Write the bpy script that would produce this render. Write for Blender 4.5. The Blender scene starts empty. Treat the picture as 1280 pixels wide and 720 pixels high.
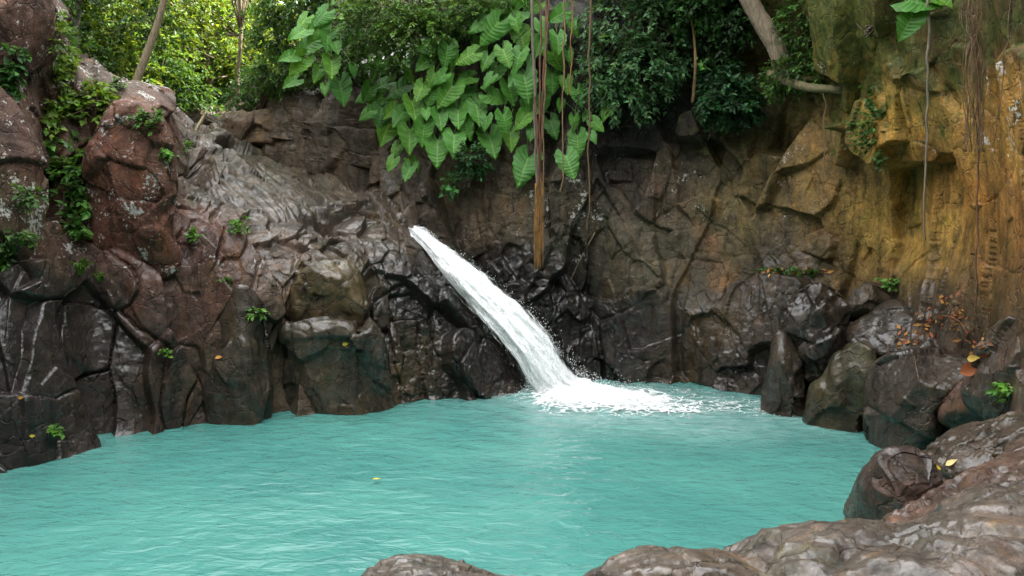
import bpy, math, random
import numpy as np
from mathutils import Vector, Matrix
random.seed(7); RNG = np.random.default_rng(11)
scene = bpy.context.scene
COL = scene.collection

# ------------------------------------------------------------------ camera frame
F = 1108.0; H = 4.0; HOR = 244.0
TH = math.atan((360-HOR)/F)
FWD = np.array([0, math.cos(TH), -math.sin(TH)]); UP = np.array([0, math.sin(TH), math.cos(TH)]); RT = np.array([1., 0, 0])
CAM = np.array([0, 0, H])
def at(px, py, Y):
    px = np.asarray(px, float); py = np.asarray(py, float); Y = np.asarray(Y, float)
    d = FWD + RT*((px-640)/F)[..., None] + UP*((360-py)/F)[..., None]
    return CAM + d*(Y/d[..., 1])[..., None]
def onwater(px, py, z=0.0):
    d = FWD + RT*((px-640)/F) + UP*((360-py)/F)
    return CAM + d*((z-H)/d[2])
def proj(P):
    R = P - CAM
    w = np.maximum(R@FWD, 0.3)
    return np.stack([640+F*(R@RT)/w, 360-F*(R@UP)/w], -1)
def interp_px(v, xs, ys): return np.interp(v, xs, ys)

# ------------------------------------------------------------------ numpy noise
def _h(ix, iy, iz, seed):
    h = (ix.astype(np.int64)*374761393 + iy.astype(np.int64)*668265263 + iz.astype(np.int64)*2147483647 + seed*974634773) & 0xffffffff
    h = ((h ^ (h >> 13))*1274126177) & 0xffffffff
    h = ((h ^ (h >> 16))*2246822519) & 0xffffffff
    h = h ^ (h >> 15)
    return (h & 0xffffff)/float(0x1000000)
def vnoise(p, seed=0):
    i = np.floor(p); f = p-i; f = f*f*f*(f*(f*6-15)+10)
    i = i.astype(np.int64); x, y, z = i[:, 0], i[:, 1], i[:, 2]
    r = 0
    for dx in (0, 1):
        wx = f[:, 0] if dx else 1-f[:, 0]
        for dy in (0, 1):
            wy = f[:, 1] if dy else 1-f[:, 1]
            for dz in (0, 1):
                wz = f[:, 2] if dz else 1-f[:, 2]
                r = r + wx*wy*wz*_h(x+dx, y+dy, z+dz, seed)
    return r*2-1
def fbm(p, octv=5, seed=0, gain=0.5, lac=2.03):
    a = 1; s = 0; t = 0
    for k in range(octv):
        s = s + a*vnoise(p, seed+k*17); t += a; a *= gain; p = p*lac + 3.7
    return s/t
def voro(p, seed=0):
    i = np.floor(p).astype(np.int64)
    n = len(p); F1 = np.full(n, 9.); F2 = np.full(n, 9.)
    off = np.zeros((n, 3)); cid = np.zeros((n, 3), np.int64)
    for dx in (-1, 0, 1):
        for dy in (-1, 0, 1):
            for dz in (-1, 0, 1):
                c = i + np.array([dx, dy, dz])
                pt = c + np.stack([_h(c[:, 0], c[:, 1], c[:, 2], seed+k) for k in (1, 2, 3)], -1)
                dv = p-pt; d = np.sqrt((dv*dv).sum(1))
                m = d < F1
                F2 = np.where(m, F1, np.minimum(F2, d))
                F1 = np.where(m, d, F1); off[m] = dv[m]; cid[m] = c[m]
    rnd = np.stack([_h(cid[:, 0], cid[:, 1], cid[:, 2], seed+k) for k in (11, 12, 13, 14)], -1)
    return F1, F2, off, rnd
def smooth(x, a, b):
    t = np.clip((x-a)/(b-a), 0, 1); return t*t*(3-2*t)

# ------------------------------------------------------------------ mesh helpers
def mk(name, V, Fs, mat=None, parent=None, attrs=None, smooth_=True, uv=None):
    me = bpy.data.meshes.new(name)
    V = np.asarray(V, np.float32)
    if isinstance(Fs, np.ndarray):
        k = Fs.shape[1]; n = len(Fs)
        me.vertices.add(len(V)); me.vertices.foreach_set('co', V.ravel())
        me.loops.add(n*k); me.loops.foreach_set('vertex_index', Fs.astype(np.int32).ravel())
        me.polygons.add(n); me.polygons.foreach_set('loop_start', np.arange(0, n*k, k, dtype=np.int32))
        me.update(calc_edges=True); me.validate()
    else:
        me.from_pydata([tuple(v) for v in V], [], [tuple(f) for f in Fs]); me.update()
    me.polygons.foreach_set('use_smooth', np.full(len(me.polygons), smooth_))
    if attrs:
        for k, a in attrs.items():
            a = np.asarray(a, np.float32)
            if a.ndim == 1: a = np.stack([a, a, a], -1)
            a = np.concatenate([a, np.ones((len(a), 1), np.float32)], 1)
            at_ = me.attributes.new(k, 'FLOAT_COLOR', 'POINT'); at_.data.foreach_set('color', a.ravel())
    if mat: me.materials.append(mat)
    o = bpy.data.objects.new(name, me); COL.objects.link(o)
    if parent: o.parent = parent
    return o
def tag(o, label=None, cat=None, group=None, kind=None):
    if label: o['label'] = label
    if cat: o['category'] = cat
    if group: o['group'] = group
    if kind: o['kind'] = kind
    return o
def empty(name, loc=(0, 0, 0)):
    o = bpy.data.objects.new(name, None); COL.objects.link(o); o.location = [float(v) for v in loc]; o.empty_display_size = .2
    return o
def grid_faces(nu, nv):
    a = np.arange(nu*nv).reshape(nu, nv)
    return np.stack([a[:-1, :-1], a[1:, :-1], a[1:, 1:], a[:-1, 1:]], -1).reshape(-1, 4)
def center_on(o, base):
    """move a mesh's own origin to the thing's base"""
    me = o.data; n = len(me.vertices); co = np.empty(n*3, np.float32); me.vertices.foreach_get('co', co)
    co = co.reshape(-1, 3)-np.asarray(base, np.float32); me.vertices.foreach_set('co', co.ravel()); me.update()
    o.location = [float(v) for v in base]
    return o
def cr(A, n):
    k = len(A); t = np.linspace(0, k-1, n); i = np.minimum(t.astype(int), k-2); f = (t-i).reshape((-1,)+(1,)*(A.ndim-1))
    p0 = A[np.maximum(i-1, 0)]; p1 = A[i]; p2 = A[i+1]; p3 = A[np.minimum(i+2, k-1)]
    return .5*((2*p1)+(-p0+p2)*f+(2*p0-5*p1+4*p2-p3)*f*f+(-p0+3*p1-3*p2+p3)*f**3)
class MB:
    def __init__(s): s.V = []; s.F = []; s.n = 0; s.A = []
    def add(s, V, Fs, tint=None):
        V = np.asarray(V, float); s.V.append(V); s.F += [tuple(int(i)+s.n for i in f) for f in Fs]; s.n += len(V)
        s.A.append(np.tile(np.asarray(tint if tint is not None else (1, 1, 1), float), (len(V), 1)))
    def tube(s, pts, rad, sides=7, tint=None, jit=0.0):
        pts = np.asarray(pts, float); n = len(pts); rad = np.broadcast_to(np.asarray(rad, float), (n,))
        T = np.gradient(pts, axis=0); T /= np.linalg.norm(T, axis=1)[:, None]+1e-9
        ref = np.array([.31, .77, .55]) if abs(T[0, 1]) < .8 else np.array([1., 0, .2])
        V = []
        for k in range(n):
            a = np.cross(T[k], ref); a /= np.linalg.norm(a)+1e-9; b = np.cross(T[k], a)
            for j in range(sides):
                an = 2*math.pi*j/sides; r = rad[k]*(1+jit*random.uniform(-1, 1))
                V.append(pts[k]+r*(a*math.cos(an)+b*math.sin(an)))
        Fs = [(k*sides+j, k*sides+(j+1) % sides, (k+1)*sides+(j+1) % sides, (k+1)*sides+j) for k in range(n-1) for j in range(sides)]
        Fs += [tuple(range(sides))[::-1], tuple((n-1)*sides+j for j in range(sides))]
        s.add(V, Fs, tint)
    def build(s, name, mat, parent=None, base=None):
        V = np.concatenate(s.V)
        if base is not None: V = V-np.asarray(base)
        return mk(name, V, s.F, mat, parent, {'tint': np.concatenate(s.A)})

# ------------------------------------------------------------------ node helpers
def newmat(name):
    m = bpy.data.materials.new(name); m.use_nodes = True; nt = m.node_tree; nt.nodes.clear()
    return m, nt
class N:
    def __init__(s, nt): s.nt = nt
    def __call__(s, t, ins=None, **kw):
        n = s.nt.nodes.new(t)
        for k, v in kw.items(): setattr(n, k, v)
        for k, v in (ins or {}).items():
            if hasattr(v, 'is_linked') or isinstance(v, bpy.types.NodeSocket): s.nt.links.new(v, n.inputs[k])
            else: n.inputs[k].default_value = v
        return n
    def math(s, op, a, b=0.0, c=None, clamp=False):
        i = {0: a, 1: b}
        if c is not None: i[2] = c
        return s('ShaderNodeMath', i, operation=op, use_clamp=clamp).outputs[0]
    def mr(s, v, a, b, c=0., d=1., t='SMOOTHSTEP'):
        return s('ShaderNodeMapRange', {0: v, 1: a, 2: b, 3: c, 4: d}, interpolation_type=t).outputs[0]
    def mix(s, fac, a, b, mode='MIX'):
        n = s.nt.nodes.new('ShaderNodeMix'); n.data_type = 'RGBA'; n.blend_type = mode
        for k, v in ((0, fac), (6, a), (7, b)):
            if isinstance(v, bpy.types.NodeSocket): s.nt.links.new(v, n.inputs[k])
            else:
                n.inputs[k].default_value = (v if k == 0 else ((*v, 1.) if len(v) == 3 else v))
        return n.outputs[2]
    def noise(s, vec, scale, detail=5, rough=.55, dist=0.):
        return s('ShaderNodeTexNoise', {'Vector': vec, 'Scale': scale, 'Detail': detail, 'Roughness': rough, 'Distortion': dist}).outputs[0]
    def mapv(s, vec, sc, rot=(0, 0, 0)):
        return s('ShaderNodeMapping', {'Vector': vec, 'Scale': sc, 'Rotation': rot}).outputs[0]

def rock_mat(name):
    m, nt = newmat(name); n = N(nt)
    pos = n('ShaderNodeNewGeometry').outputs['Position']
    nz = n('ShaderNodeSeparateXYZ', {0: n('ShaderNodeNewGeometry').outputs['Normal']}).outputs[2]
    tint = n('ShaderNodeAttribute', attribute_name='tint').outputs['Color']
    pr = n('ShaderNodeSeparateColor', {0: n('ShaderNodeAttribute', attribute_name='prop').outputs['Color']})
    wet, lich, moss = pr.outputs[0], pr.outputs[1], pr.outputs[2]
    n1 = n.noise(pos, 1.3, 5, .6, .4); n2 = n.noise(pos, 7., 6, .65); n3 = n.noise(pos, 38., 3, .6)
    st = n.noise(n.mapv(pos, (3.2, 3.2, .22)), 1.6, 6, .6, .6)
    v = n.math('MULTIPLY', n.mr(n1, .3, .7, .62, 1.42), n.mr(n2, .28, .72, .66, 1.36))
    v = n.math('MULTIPLY', v, n.mr(n3, .25, .75, .68, 1.34))
    c = n.mix(1., tint, n('ShaderNodeCombineColor', {0: v, 1: v, 2: v}).outputs[0], 'MULTIPLY')
    # rusty and dark mineral streaks running down the face
    c = n.mix(n.math('MULTIPLY', n.mr(st, .54, .70), .7), c, n.mix(1., c, (1.5, 1.22, .70), 'MULTIPLY'))
    c = n.mix(n.math('MULTIPLY', n.mr(st, .47, .33), .75), c, n.mix(1., c, (.42, .45, .5), 'MULTIPLY'))
    hue = n.noise(pos, 2.6, 4, .5)
    c = n.mix(n.mr(hue, .52, .72, 0., .45), c, n.mix(1., c, (1.2, .90, .80), 'MULTIPLY'))
    c = n.mix(n.mr(hue, .46, .30, 0., .5), c, n.mix(1., c, (.85, 1.05, .8), 'MULTIPLY'))
    # moss
    mz = n.noise(pos, 3.1, 7, .62); ms = n.math('ADD', mz, n.math('MULTIPLY', nz, .10))
    mf = n.math('MULTIPLY', n.mr(n.math('ADD', ms, n.math('MULTIPLY', moss, .34)), .66, .80), n.math('MINIMUM', n.math('MULTIPLY', moss, 2.4), .85), clamp=True)
    mcol = n.mix(n.mr(n2, .35, .65), (.030, .048, .010), (.095, .100, .022))
    c = n.mix(mf, c, mcol)
    # lichen
    la = n.noise(pos, 2.4, 3, .5); lb = n.noise(pos, 15., 6, .68)
    lf = n.math('ADD', n.math('MULTIPLY', la, .55), n.math('MULTIPLY', lb, .62))
    lf = n.mr(n.math('ADD', lf, n.math('MULTIPLY', lich, .21)), .775, .80)
    lf = n.math('MULTIPLY', lf, n.mr(lich, .02, .2), clamp=True)
    c = n.mix(n.math('MULTIPLY', lf, .85), c, n.mix(n.mr(n3, .3, .7), (.40, .385, .35), (.62, .61, .58)))
    wv = n.mr(n.noise(pos, 2.1, 6, .6), .32, .62, .55, 1.)
    w = n.math('MULTIPLY', wet, wv, clamp=True); w = n.math('MULTIPLY', w, n.math('SUBTRACT', 1., n.math('MULTIPLY', lf, .8)), clamp=True)
    c = n.mix(n.math('MULTIPLY', wet, .9, clamp=True), c, n.mix(1., c, (.41, .42, .45), 'MULTIPLY'))
    fl = n.mr(n.math('ADD', n.noise(pos, 23., 3, .6), n.math('MULTIPLY', n.noise(pos, 1.1, 3), .28)), .80, .83)
    c = n.mix(n.math('MULTIPLY', fl, n.math('SUBTRACT', .6, n.math('MULTIPLY', wet, .4))), c, (.26, .25, .21))
    rough = n.math('ADD', n.mr(w, 0., 1., .74, .16, 'LINEAR'), n.mr(n2, .3, .7, -.07, .09))
    b1 = n('ShaderNodeBump', {'Height': n.noise(pos, 5., 6, .66, .3), 'Strength': .42, 'Distance': .10}).outputs[0]
    cr_ = n('ShaderNodeTexVoronoi', {'Vector': n('ShaderNodeVectorMath', {0: pos, 1: n('ShaderNodeVectorMath', {0: n('ShaderNodeTexNoise', {'Vector': pos, 'Scale': 3., 'Detail': 4.}).outputs[1], 3: .35}, operation='SCALE').outputs[0]}, operation='ADD').outputs[0], 'Scale': 2.6}, feature='DISTANCE_TO_EDGE').outputs[0]
    b2 = n('ShaderNodeBump', {'Height': n.mr(cr_, 0., .035), 'Strength': .6, 'Distance': .045, 'Normal': b1}).outputs[0]
    b3 = n('ShaderNodeBump', {'Height': n.noise(pos, 42., 3, .7), 'Strength': .42, 'Distance': .012, 'Normal': b2}).outputs[0]
    bs = n('ShaderNodeBump', {'Height': n.noise(pos, 3.2, 3, .5, .2), 'Strength': .32, 'Distance': .12}).outputs[0]
    film = n.math('MULTIPLY', n.mr(wet, .35, .95, .0, .85), n.mr(n.noise(pos, 4.2, 5, .68), .40, .60, .12, 1.), clamp=True)
    p = n('ShaderNodeBsdfPrincipled', {'Base Color': c, 'Roughness': n.math('ADD', n.math('MULTIPLY', rough, .5), .28), 'Specular IOR Level': .16, 'Normal': b3, 'Coat Weight': film, 'Coat Roughness': n.mr(n2, .3, .7, .13, .30), 'Coat IOR': 1.55, 'Coat Normal': bs, 'IOR': 1.5})
    out = n('ShaderNodeOutputMaterial'); nt.links.new(p.outputs[0], out.inputs[0])
    return m
def leaf_mat(name, rough=.45, trans=.35, veined=False, bump=False):
    m, nt = newmat(name); n = N(nt)
    c = n('ShaderNodeAttribute', attribute_name='tint').outputs['Color']
    oi = n('ShaderNodeObjectInfo').outputs['Random']
    geo = n('ShaderNodeNewGeometry').outputs['Position']
    nn = n.noise(geo, 9. if veined else 3., 4, .6)
    c = n.mix(1., c, n.mix(n.mr(nn, .3, .7), (.78, .80, .8), (1.2, 1.16, 1.1)), 'MULTIPLY')
    if veined:
        c = n.mix(n.mr(oi, .45, 1., 0., .55), c, n.mix(1., c, (1.75, 1.28, .8), 'MULTIPLY'))
        c = n.mix(n.mr(oi, .0, .3, .55, 0.), c, n.mix(1., c, (.62, .72, .95), 'MULTIPLY'))
    p = n('ShaderNodeBsdfPrincipled', {'Base Color': c, 'Roughness': rough, 'IOR': 1.45, 'Specular IOR Level': .32})
    t = n('ShaderNodeBsdfTranslucent', {'Color': n.mix(1., c, (1.5, 1.25, .5), 'MULTIPLY')})
    mx = n('ShaderNodeMixShader', {0: trans, 1: p.outputs[0], 2: t.outputs[0]})
    out = n('ShaderNodeOutputMaterial'); nt.links.new(mx.outputs[0], out.inputs[0])
    return m
def bark_mat(name):
    m, nt = newmat(name); n = N(nt)
    pos = n('ShaderNodeNewGeometry').outputs['Position']
    c = n('ShaderNodeAttribute', attribute_name='tint').outputs['Color']
    a = n.noise(n.mapv(pos, (6, 6, 1.2)), 4., 8, .7); b = n.noise(pos, 5., 5, .6)
    c = n.mix(1., c, n.mix(n.mr(a, .3, .7), (.55, .55, .52), (1.35, 1.3, 1.22)), 'MULTIPLY')
    c = n.mix(n.mr(b, .55, .7, 0, .5), c, (.07, .085, .03))
    bp = n('ShaderNodeBump', {'Height': a, 'Strength': .7, 'Distance': .04}).outputs[0]
    p = n('ShaderNodeBsdfPrincipled', {'Base Color': c, 'Roughness': .8, 'Normal': bp})
    out = n('ShaderNodeOutputMaterial'); nt.links.new(p.outputs[0], out.inputs[0])
    return m
ROCK = rock_mat('wet_basalt'); LEAF = leaf_mat('small_leaf'); EAR = leaf_mat('broad_leaf', .44, .26, True); BARK = bark_mat('bark')
FLEAF = leaf_mat('forest_leaf', .5, .45)
DEAD = leaf_mat('dead_leaf', .6, .2)

# ------------------------------------------------------------------ rock relief
def blocks(q, seeds, wn):
    """nearest weighted block: index, closeness to the joint, local offset (all in photo-pixel units of the block)"""
    S = np.array(seeds, float); n = len(q)
    F1 = np.full(n, 1e9); F2 = np.full(n, 1e9); idx = np.zeros(n, int)
    for k, (sx, sy, ax, ay, ro, *_r) in enumerate(S):
        c, s = math.cos(math.radians(ro)), math.sin(math.radians(ro))
        dx = q[:, 0]-sx; dy = q[:, 1]-sy
        u = (dx*c+dy*s)/ax; v = (-dx*s+dy*c)/ay
        d = (np.abs(u)**2.6+np.abs(v)**2.6)**(1/2.6)
        m = d < F1
        F2 = np.where(m, F1, np.minimum(F2, d)); F1 = np.where(m, d, F1); idx[m] = k
    sz = np.minimum(S[idx, 2], S[idx, 3])
    return idx, (F2-F1)*sz, S
def relief(P, q, seeds, jag, crack=.20, big=.8, lam=None):
    """displacement in metres; jag (0..1 array) turns up the small broken facets"""
    wq = q + np.stack([fbm(P*1.7, 4, 5), fbm(P*1.7+9, 4, 6)], -1)*6
    idx, e, S = blocks(wq, seeds, None)
    m_px = (P[:, 1]/F); lamb = 0 if lam is None else 1.
    loc = (wq-S[idx, :2])
    h1 = _h(idx, idx*3, idx*7, 3)-.5; h2 = _h(idx, idx*5, idx*2, 4)-.5; h3 = _h(idx, idx*5, idx*9, 8)-.5
    D = S[idx, 5]*np.minimum(1, .6+.4*big) + h3*.16*big
    D = D + (loc[:, 0]*h1*.62+loc[:, 1]*h2*.5)*m_px*big
    em = e*m_px
    D = D + .03*big*(1-np.exp(-em/.04)) - crack*np.exp(-(em/.016)**2)*smooth(vnoise(P*.9+4, 77)+.5*lamb, -.1, .6)
    # facets of several sizes
    for sc, a, sd, wt in ((.62, .46, 21, np.minimum(.45+.9*jag, .85)), (1.7, .36, 31, .16+1.0*jag), (4.2, .26, 41, -.08+1.05*jag)):
        pp = P*sc*np.array([1., 1., .42 if sc < 4 else .7]) + .05*np.stack([vnoise(P*sc*1.5, sd+5), vnoise(P*sc*1.5+5, sd+6), vnoise(P*sc*1.5+8, sd+7)], -1)
        F1, F2, off, rn = voro(pp, sd)
        h = ((rn[:, :3]-.5)*off).sum(1)*1.6 + (rn[:, 3]-.5)*.62
        h = h - .10*np.exp(-((F2-F1)/.03)**2)*(rn[:, 3] > .75)
        D = D + h*a/sc*wt
    if lam is not None:       # stream-polished slab: long thin laminations running down to the lip
        a = q[:, 0]*.80+q[:, 1]*.60; b = -q[:, 0]*.60+q[:, 1]*.80
        wv = 5*fbm(P*.5, 3, 91)+1.2*fbm(P*3, 3, 95)
        L1 = vnoise(np.stack([a*.006, (b+wv)*.055, 0*a], -1), 92); L2 = vnoise(np.stack([a*.012, (b+wv)*.15, 0*a], -1), 93); L3 = vnoise(np.stack([a*.02, (b+wv)*.36, 0*a], -1), 94)
        D = D*(1-.80*lam)+lam*(.12*L1+.13*np.abs(L2)+.075*L3)
    if lam is not None:
        cx = np.interp(q[:, 1], [262, 276, 287, 308, 341, 375, 405, 436, 462, 500], [482, 496, 514, 540, 575, 610, 640, 665, 682, 700])
        mk_ = np.exp(-((q[:, 0]-cx)/np.interp(q[:, 1], [270, 340, 480], [16, 34, 46]))**2)*smooth(q[:, 1], 250, 280)
        wide = np.exp(-((q[:, 0]-cx+35)/80)**2)*smooth(q[:, 1], 270, 300)
        D = D*(1-.62*wide); D = D*(1-.85*mk_)-.12*mk_
    D = D + (.026*fbm(P*1.4, 5, 51) + .05*jag*np.abs(fbm(P*4.2, 4, 61)))*(1 if lam is None else 1-.75*lam)+.012*fbm(P*9, 4, 71)
    return D
def regional(q, P, pts, warp=26):
    """albedo / property by region of stone"""
    wq = q + np.stack([fbm(P*.9, 4, 80), fbm(P*.9+7, 4, 81)], -1)*warp*2
    W = 0; C = 0
    for (x, y, r, *c) in pts:
        w = np.exp(-(((wq[:, 0]-x)**2+(wq[:, 1]-y)**2)/(r*r)))**1.0+1e-9/(1+((wq[:, 0]-x)**2+(wq[:, 1]-y)**2)/1e4)
        W = W+w; C = C+w[:, None]*np.array(c, float)
    return C/W[:, None]
DK = (.060, .051, .045); GB = (.105, .085, .068); RED = (.118, .066, .052); RDK = (.080, .052, .043)
OCH = (.265, .182, .062); OLV = (.115, .100, .036); BLK = (.036, .032, .029); BRN = (.092, .070, .048); ORG = (.20, .125, .072)
# x, y, radius, tint, wet, lichen, moss
ALB = [
 (20, 60, 90, *RDK, .25, .5, .2), (70, 200, 70, *RDK, .2, .25, .2), (160, 250, 60, *RED, .25, .62, .0), (170, 170, 45, *RED, .3, .45, 0), (20, 260, 50, *BRN, .2, 1., .15),
 (230, 370, 60, .108, .070, .058, .75, .12, 0), (130, 110, 60, *GB, .4, .75, .1), (210, 200, 40, *GB, .5, .5, .1),
 (60, 440, 90, *DK, .95, .05, 0), (150, 460, 80, .070, .054, .046, .9, .0, 0), (60, 540, 60, *DK, 1., 0, 0), (220, 490, 50, .075, .050, .040, .7, 0, 0), (290, 470, 50, .085, .07, .05, .55, .0, .05),
 (280, 320, 50, .12, .072, .055, .5, .45, .12), (330, 340, 50, .11, .08, .06, .6, .2, .1), (430, 460, 60, .100, .080, .058, .55, 0, .05), (420, 360, 45, .095, .075, .045, .75, 0, .1),
 (350, 230, 90, .098, .084, .070, .95, .05, .06), (290, 190, 60, .12, .105, .085, .7, .1, .25), (450, 270, 50, *GB, .95, 0, 0),
 (500, 400, 60, .055, .046, .038, 1., 0, .0), (520, 450, 40, .105, .078, .042, .8, 0, .05), (600, 440, 70, *BLK, 1., 0, 0), (540, 350, 50, *BLK, 1., 0, 0),
 (350, 170, 60, *BRN, .3, .1, .2), (450, 220, 60, .085, .068, .05, .3, .05, .1), (560, 260, 60, .085, .070, .054, .4, .02, .08), (620, 270, 40, *BRN, .3, .15, .05),
 (610, 350, 60, *BLK, .9, 0, 0), (720, 270, 50, .07, .062, .045, .3, .55, .15), (720, 400, 60, *BLK, .9, .1, .05), (790, 220, 60, .045, .038, .036, .4, .2, .05),
 (800, 110, 70, .040, .038, .034, .3, .03, .25), (820, 340, 50, .10, .088, .064, .35, .05, .12), (885, 325, 16, *ORG, .3, 0, 0), (850, 250, 40, .13, .10, .068, .35, .45, .05),
 (830, 430, 60, .055, .048, .044, .8, 0, .05), (880, 430, 40, .11, .078, .035, .6, 0, .05), (920, 480, 50, *BLK, 1., 0, 0), (930, 380, 50, .07, .058, .048, .6, .03, .1),
 (950, 250, 70, .115, .096, .056, .3, .2, .22), (1010, 170, 30, .24, .17, .09, .2, .4, .0), (1000, 240, 50, .15, .10, .045, .25, .35, .1), (900, 160, 50, .06, .05, .036, .3, .1, .4), (1000, 90, 60, .09, .07, .035, .2, .15, .6),
 (1090, 60, 60, *OLV, .2, .15, 1.), (1150, 130, 50, .25, .175, .062, .2, .15, .55), (1090, 280, 60, .22, .155, .055, .35, 0, .2), (1170, 290, 60, *OCH, .35, 0, .05), (1230, 250, 50, .19, .105, .035, .3, .05, .1),
 (1265, 150, 40, .22, .14, .05, .2, .5, .3), (1265, 330, 50, .16, .09, .035, .4, .05, .1), (1180, 60, 50, .08, .06, .03, .2, .1, .8), (1240, 400, 50, .085, .062, .035, .5, 0, .15), (1050, 380, 70, .07, .058, .045, .7, 0, .1), (1100, 500, 90, *DK, .9, 0, .05),
 (1250, 650, 260, .12, .088, .066, .85, .0, .0), (900, 720, 200, .12, .086, .062, .8, 0, 0), (520, 720, 150, .11, .085, .065, .8, 0, 0)]
JAG = [(150, 450, 160, .12), (160, 230, 60, .35), (60, 150, 120, .3), (150, 110, 50, .12), (215, 170, 30, .15), (420, 450, 60, .15), (380, 240, 120, .6), (560, 420, 110, 1.), (300, 320, 70, .6), (620, 350, 90, .9), (740, 400, 70, .95), (720, 270, 60, .7), (850, 300, 120, .42), (800, 150, 90, .35),
       (900, 490, 70, .8), (1000, 250, 110, .38), (1150, 290, 90, .08), (1120, 100, 90, .3), (1250, 250, 70, .25), (450, 220, 80, .45), (560, 240, 60, .42), (1100, 480, 130, .15), (1100, 680, 200, .25), (600, 720, 150, .3)]
def stone(t): return .115*(np.maximum(np.asarray(t, float), .004)/.115)**1.38
def dress(P, q):
    R = regional(q, P, ALB)
    return {'tint': stone(R[:, :3]), 'prop': R[:, 3:6]}
def jag_at(q, P): return regional(q, P, JAG)[:, 0]
def net_sheet(name, cols, nu, nv, seeds, crack=.2, big=.8):
    net = np.array([[at(*p) for p in c] for c in cols])             # columns, rows, xyz
    A = cr(net, nu); A = np.swapaxes(cr(np.swapaxes(A, 0, 1), nv), 0, 1)
    du = np.gradient(A, axis=0); dv = np.gradient(A, axis=1)
    Nn = np.cross(du, dv); Nn /= np.linalg.norm(Nn, axis=2)[..., None]+1e-9
    P = A.reshape(-1, 3); Nn = Nn.reshape(-1, 3)
    flip = ((CAM-P)*Nn).sum(1); 
    if flip.mean() < 0: Nn = -Nn
    q = proj(P)
    lam = None
    if name == 'rock_bank':
        lam = smooth(np.exp(-(((q[:, 0]-350)/105)**2+((q[:, 1]-232)/52)**2)*1.2), .25, .6)
    D = relief(P, q, seeds, jag_at(q, P), crack, big, lam)
    if name == 'cliff': D = D*(1-.62*smooth(q[:, 0], 1195, 1250))
    G = D.reshape(nu, nv)
    su = np.linalg.norm(du, axis=2)+.004; sv = np.linalg.norm(dv, axis=2)+.004
    for k in range(26):
        B = np.pad(G, 1, mode='edge'); B = (B[:-2]+2*B[1:-1]+B[2:])/4; B = (B[:, :-2]+2*B[:, 1:-1]+B[:, 2:])/4
        if k == 0: G = .8*G+.2*B; continue
        st = np.hypot(np.gradient(G, axis=0)/su, np.gradient(G, axis=1)/sv)      # faces too steep for the mesh are bevelled
        m_ = smooth(st, 2.2, 4.2); G = G*(1-m_)+B*m_
    D = G.ravel()
    V = P + Nn*D[:, None]
    o = mk(name, V, grid_faces(nu, nv), ROCK, None, dress(P, q))
    return tag(o, kind='structure'), V.reshape(nu, nv, 3)

def C(pxs, pys, Ys):
    if not hasattr(pxs, '__len__'): pxs = [pxs]*len(pys)
    if not hasattr(Ys, '__len__'): Ys = [Ys]*len(pys)
    return list(zip(pxs, pys, Ys))
LEFT = [
 C(-420, (900, 800, 560, 350, 200, 50, -200, -180), (7, 7.4, 8, 8.4, 8.8, 9.2, 9.5, 14)),
 C(-240, (760, 690, 500, 350, 200, 50, -150, -130), (9.4, 9.8, 10.3, 10.8, 11.2, 11.6, 12, 16)),
 C(-70, (670, 618, 480, 350, 230, 90, -80, -60), (11.6, 12, 12.4, 12.9, 13.3, 13.7, 14.2, 18)),
 C(20, (645, 592, 470, 358, 245, 110, -30, -10), (12.3, 12.7, 13.1, 13.5, 14.1, 14.7, 15.4, 20)),
 C((75, 75, 70, 68, 62, 58, 54, 60), (620, 570, 460, 352, 250, 130, 5, 30), (13, 13.5, 13.9, 14.4, 15, 15.6, 16.4, 21)),
 C((120, 120, 115, 112, 108, 106, 106, 110), (600, 552, 450, 345, 255, 160, 72, 95), (13.8, 14.3, 14.7, 15.1, 15.6, 16.2, 17.4, 22)),
 C((180, 180, 180, 180, 180, 182, 185, 190), (595, 547, 450, 340, 250, 180, 124, 145), (14.2, 14.7, 15.0, 15.4, 15.9, 16.8, 18.8, 24)),
 C(240, (585, 538, 450, 345, 275, 218, 166, 172), (14.9, 15.2, 15.5, 15.9, 16.8, 18.7, 22, 30)),
 C(310, (578, 530, 450, 345, 285, 228, 182, 178), (15.4, 15.6, 15.9, 16.3, 17.3, 20, 25, 32)),
 C(370, (568, 520, 430, 335, 290, 240, 192, 186), (15.8, 16.0, 16.4, 16.8, 17.8, 20.5, 24.5, 30)),
 C(440, (563, 515, 430, 340, 290, 250, 220, 214), (16.0, 16.3, 16.6, 17.2, 18.2, 19.8, 22.5, 28)),
 C(510, (558, 510, 440, 370, 320, 288, 270, 270), (16.3, 16.6, 16.9, 17.4, 18, 19, 20.3, 24)),
 C(580, (550, 502, 460, 420, 388, 362, 348, 360), (16.7, 17.1, 17.3, 17.6, 18.1, 18.8, 19.8, 22)),
 C(632, (545, 499, 474, 456, 438, 424, 418, 440), (17.1, 17.4, 17.6, 17.9, 18.3, 18.8, 19.5, 21)),
 C(672, (545, 500, 496, 492, 490, 492, 500, 560), (17.5, 17.7, 17.9, 18.2, 18.6, 19, 19.5, 20)),
]
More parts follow.
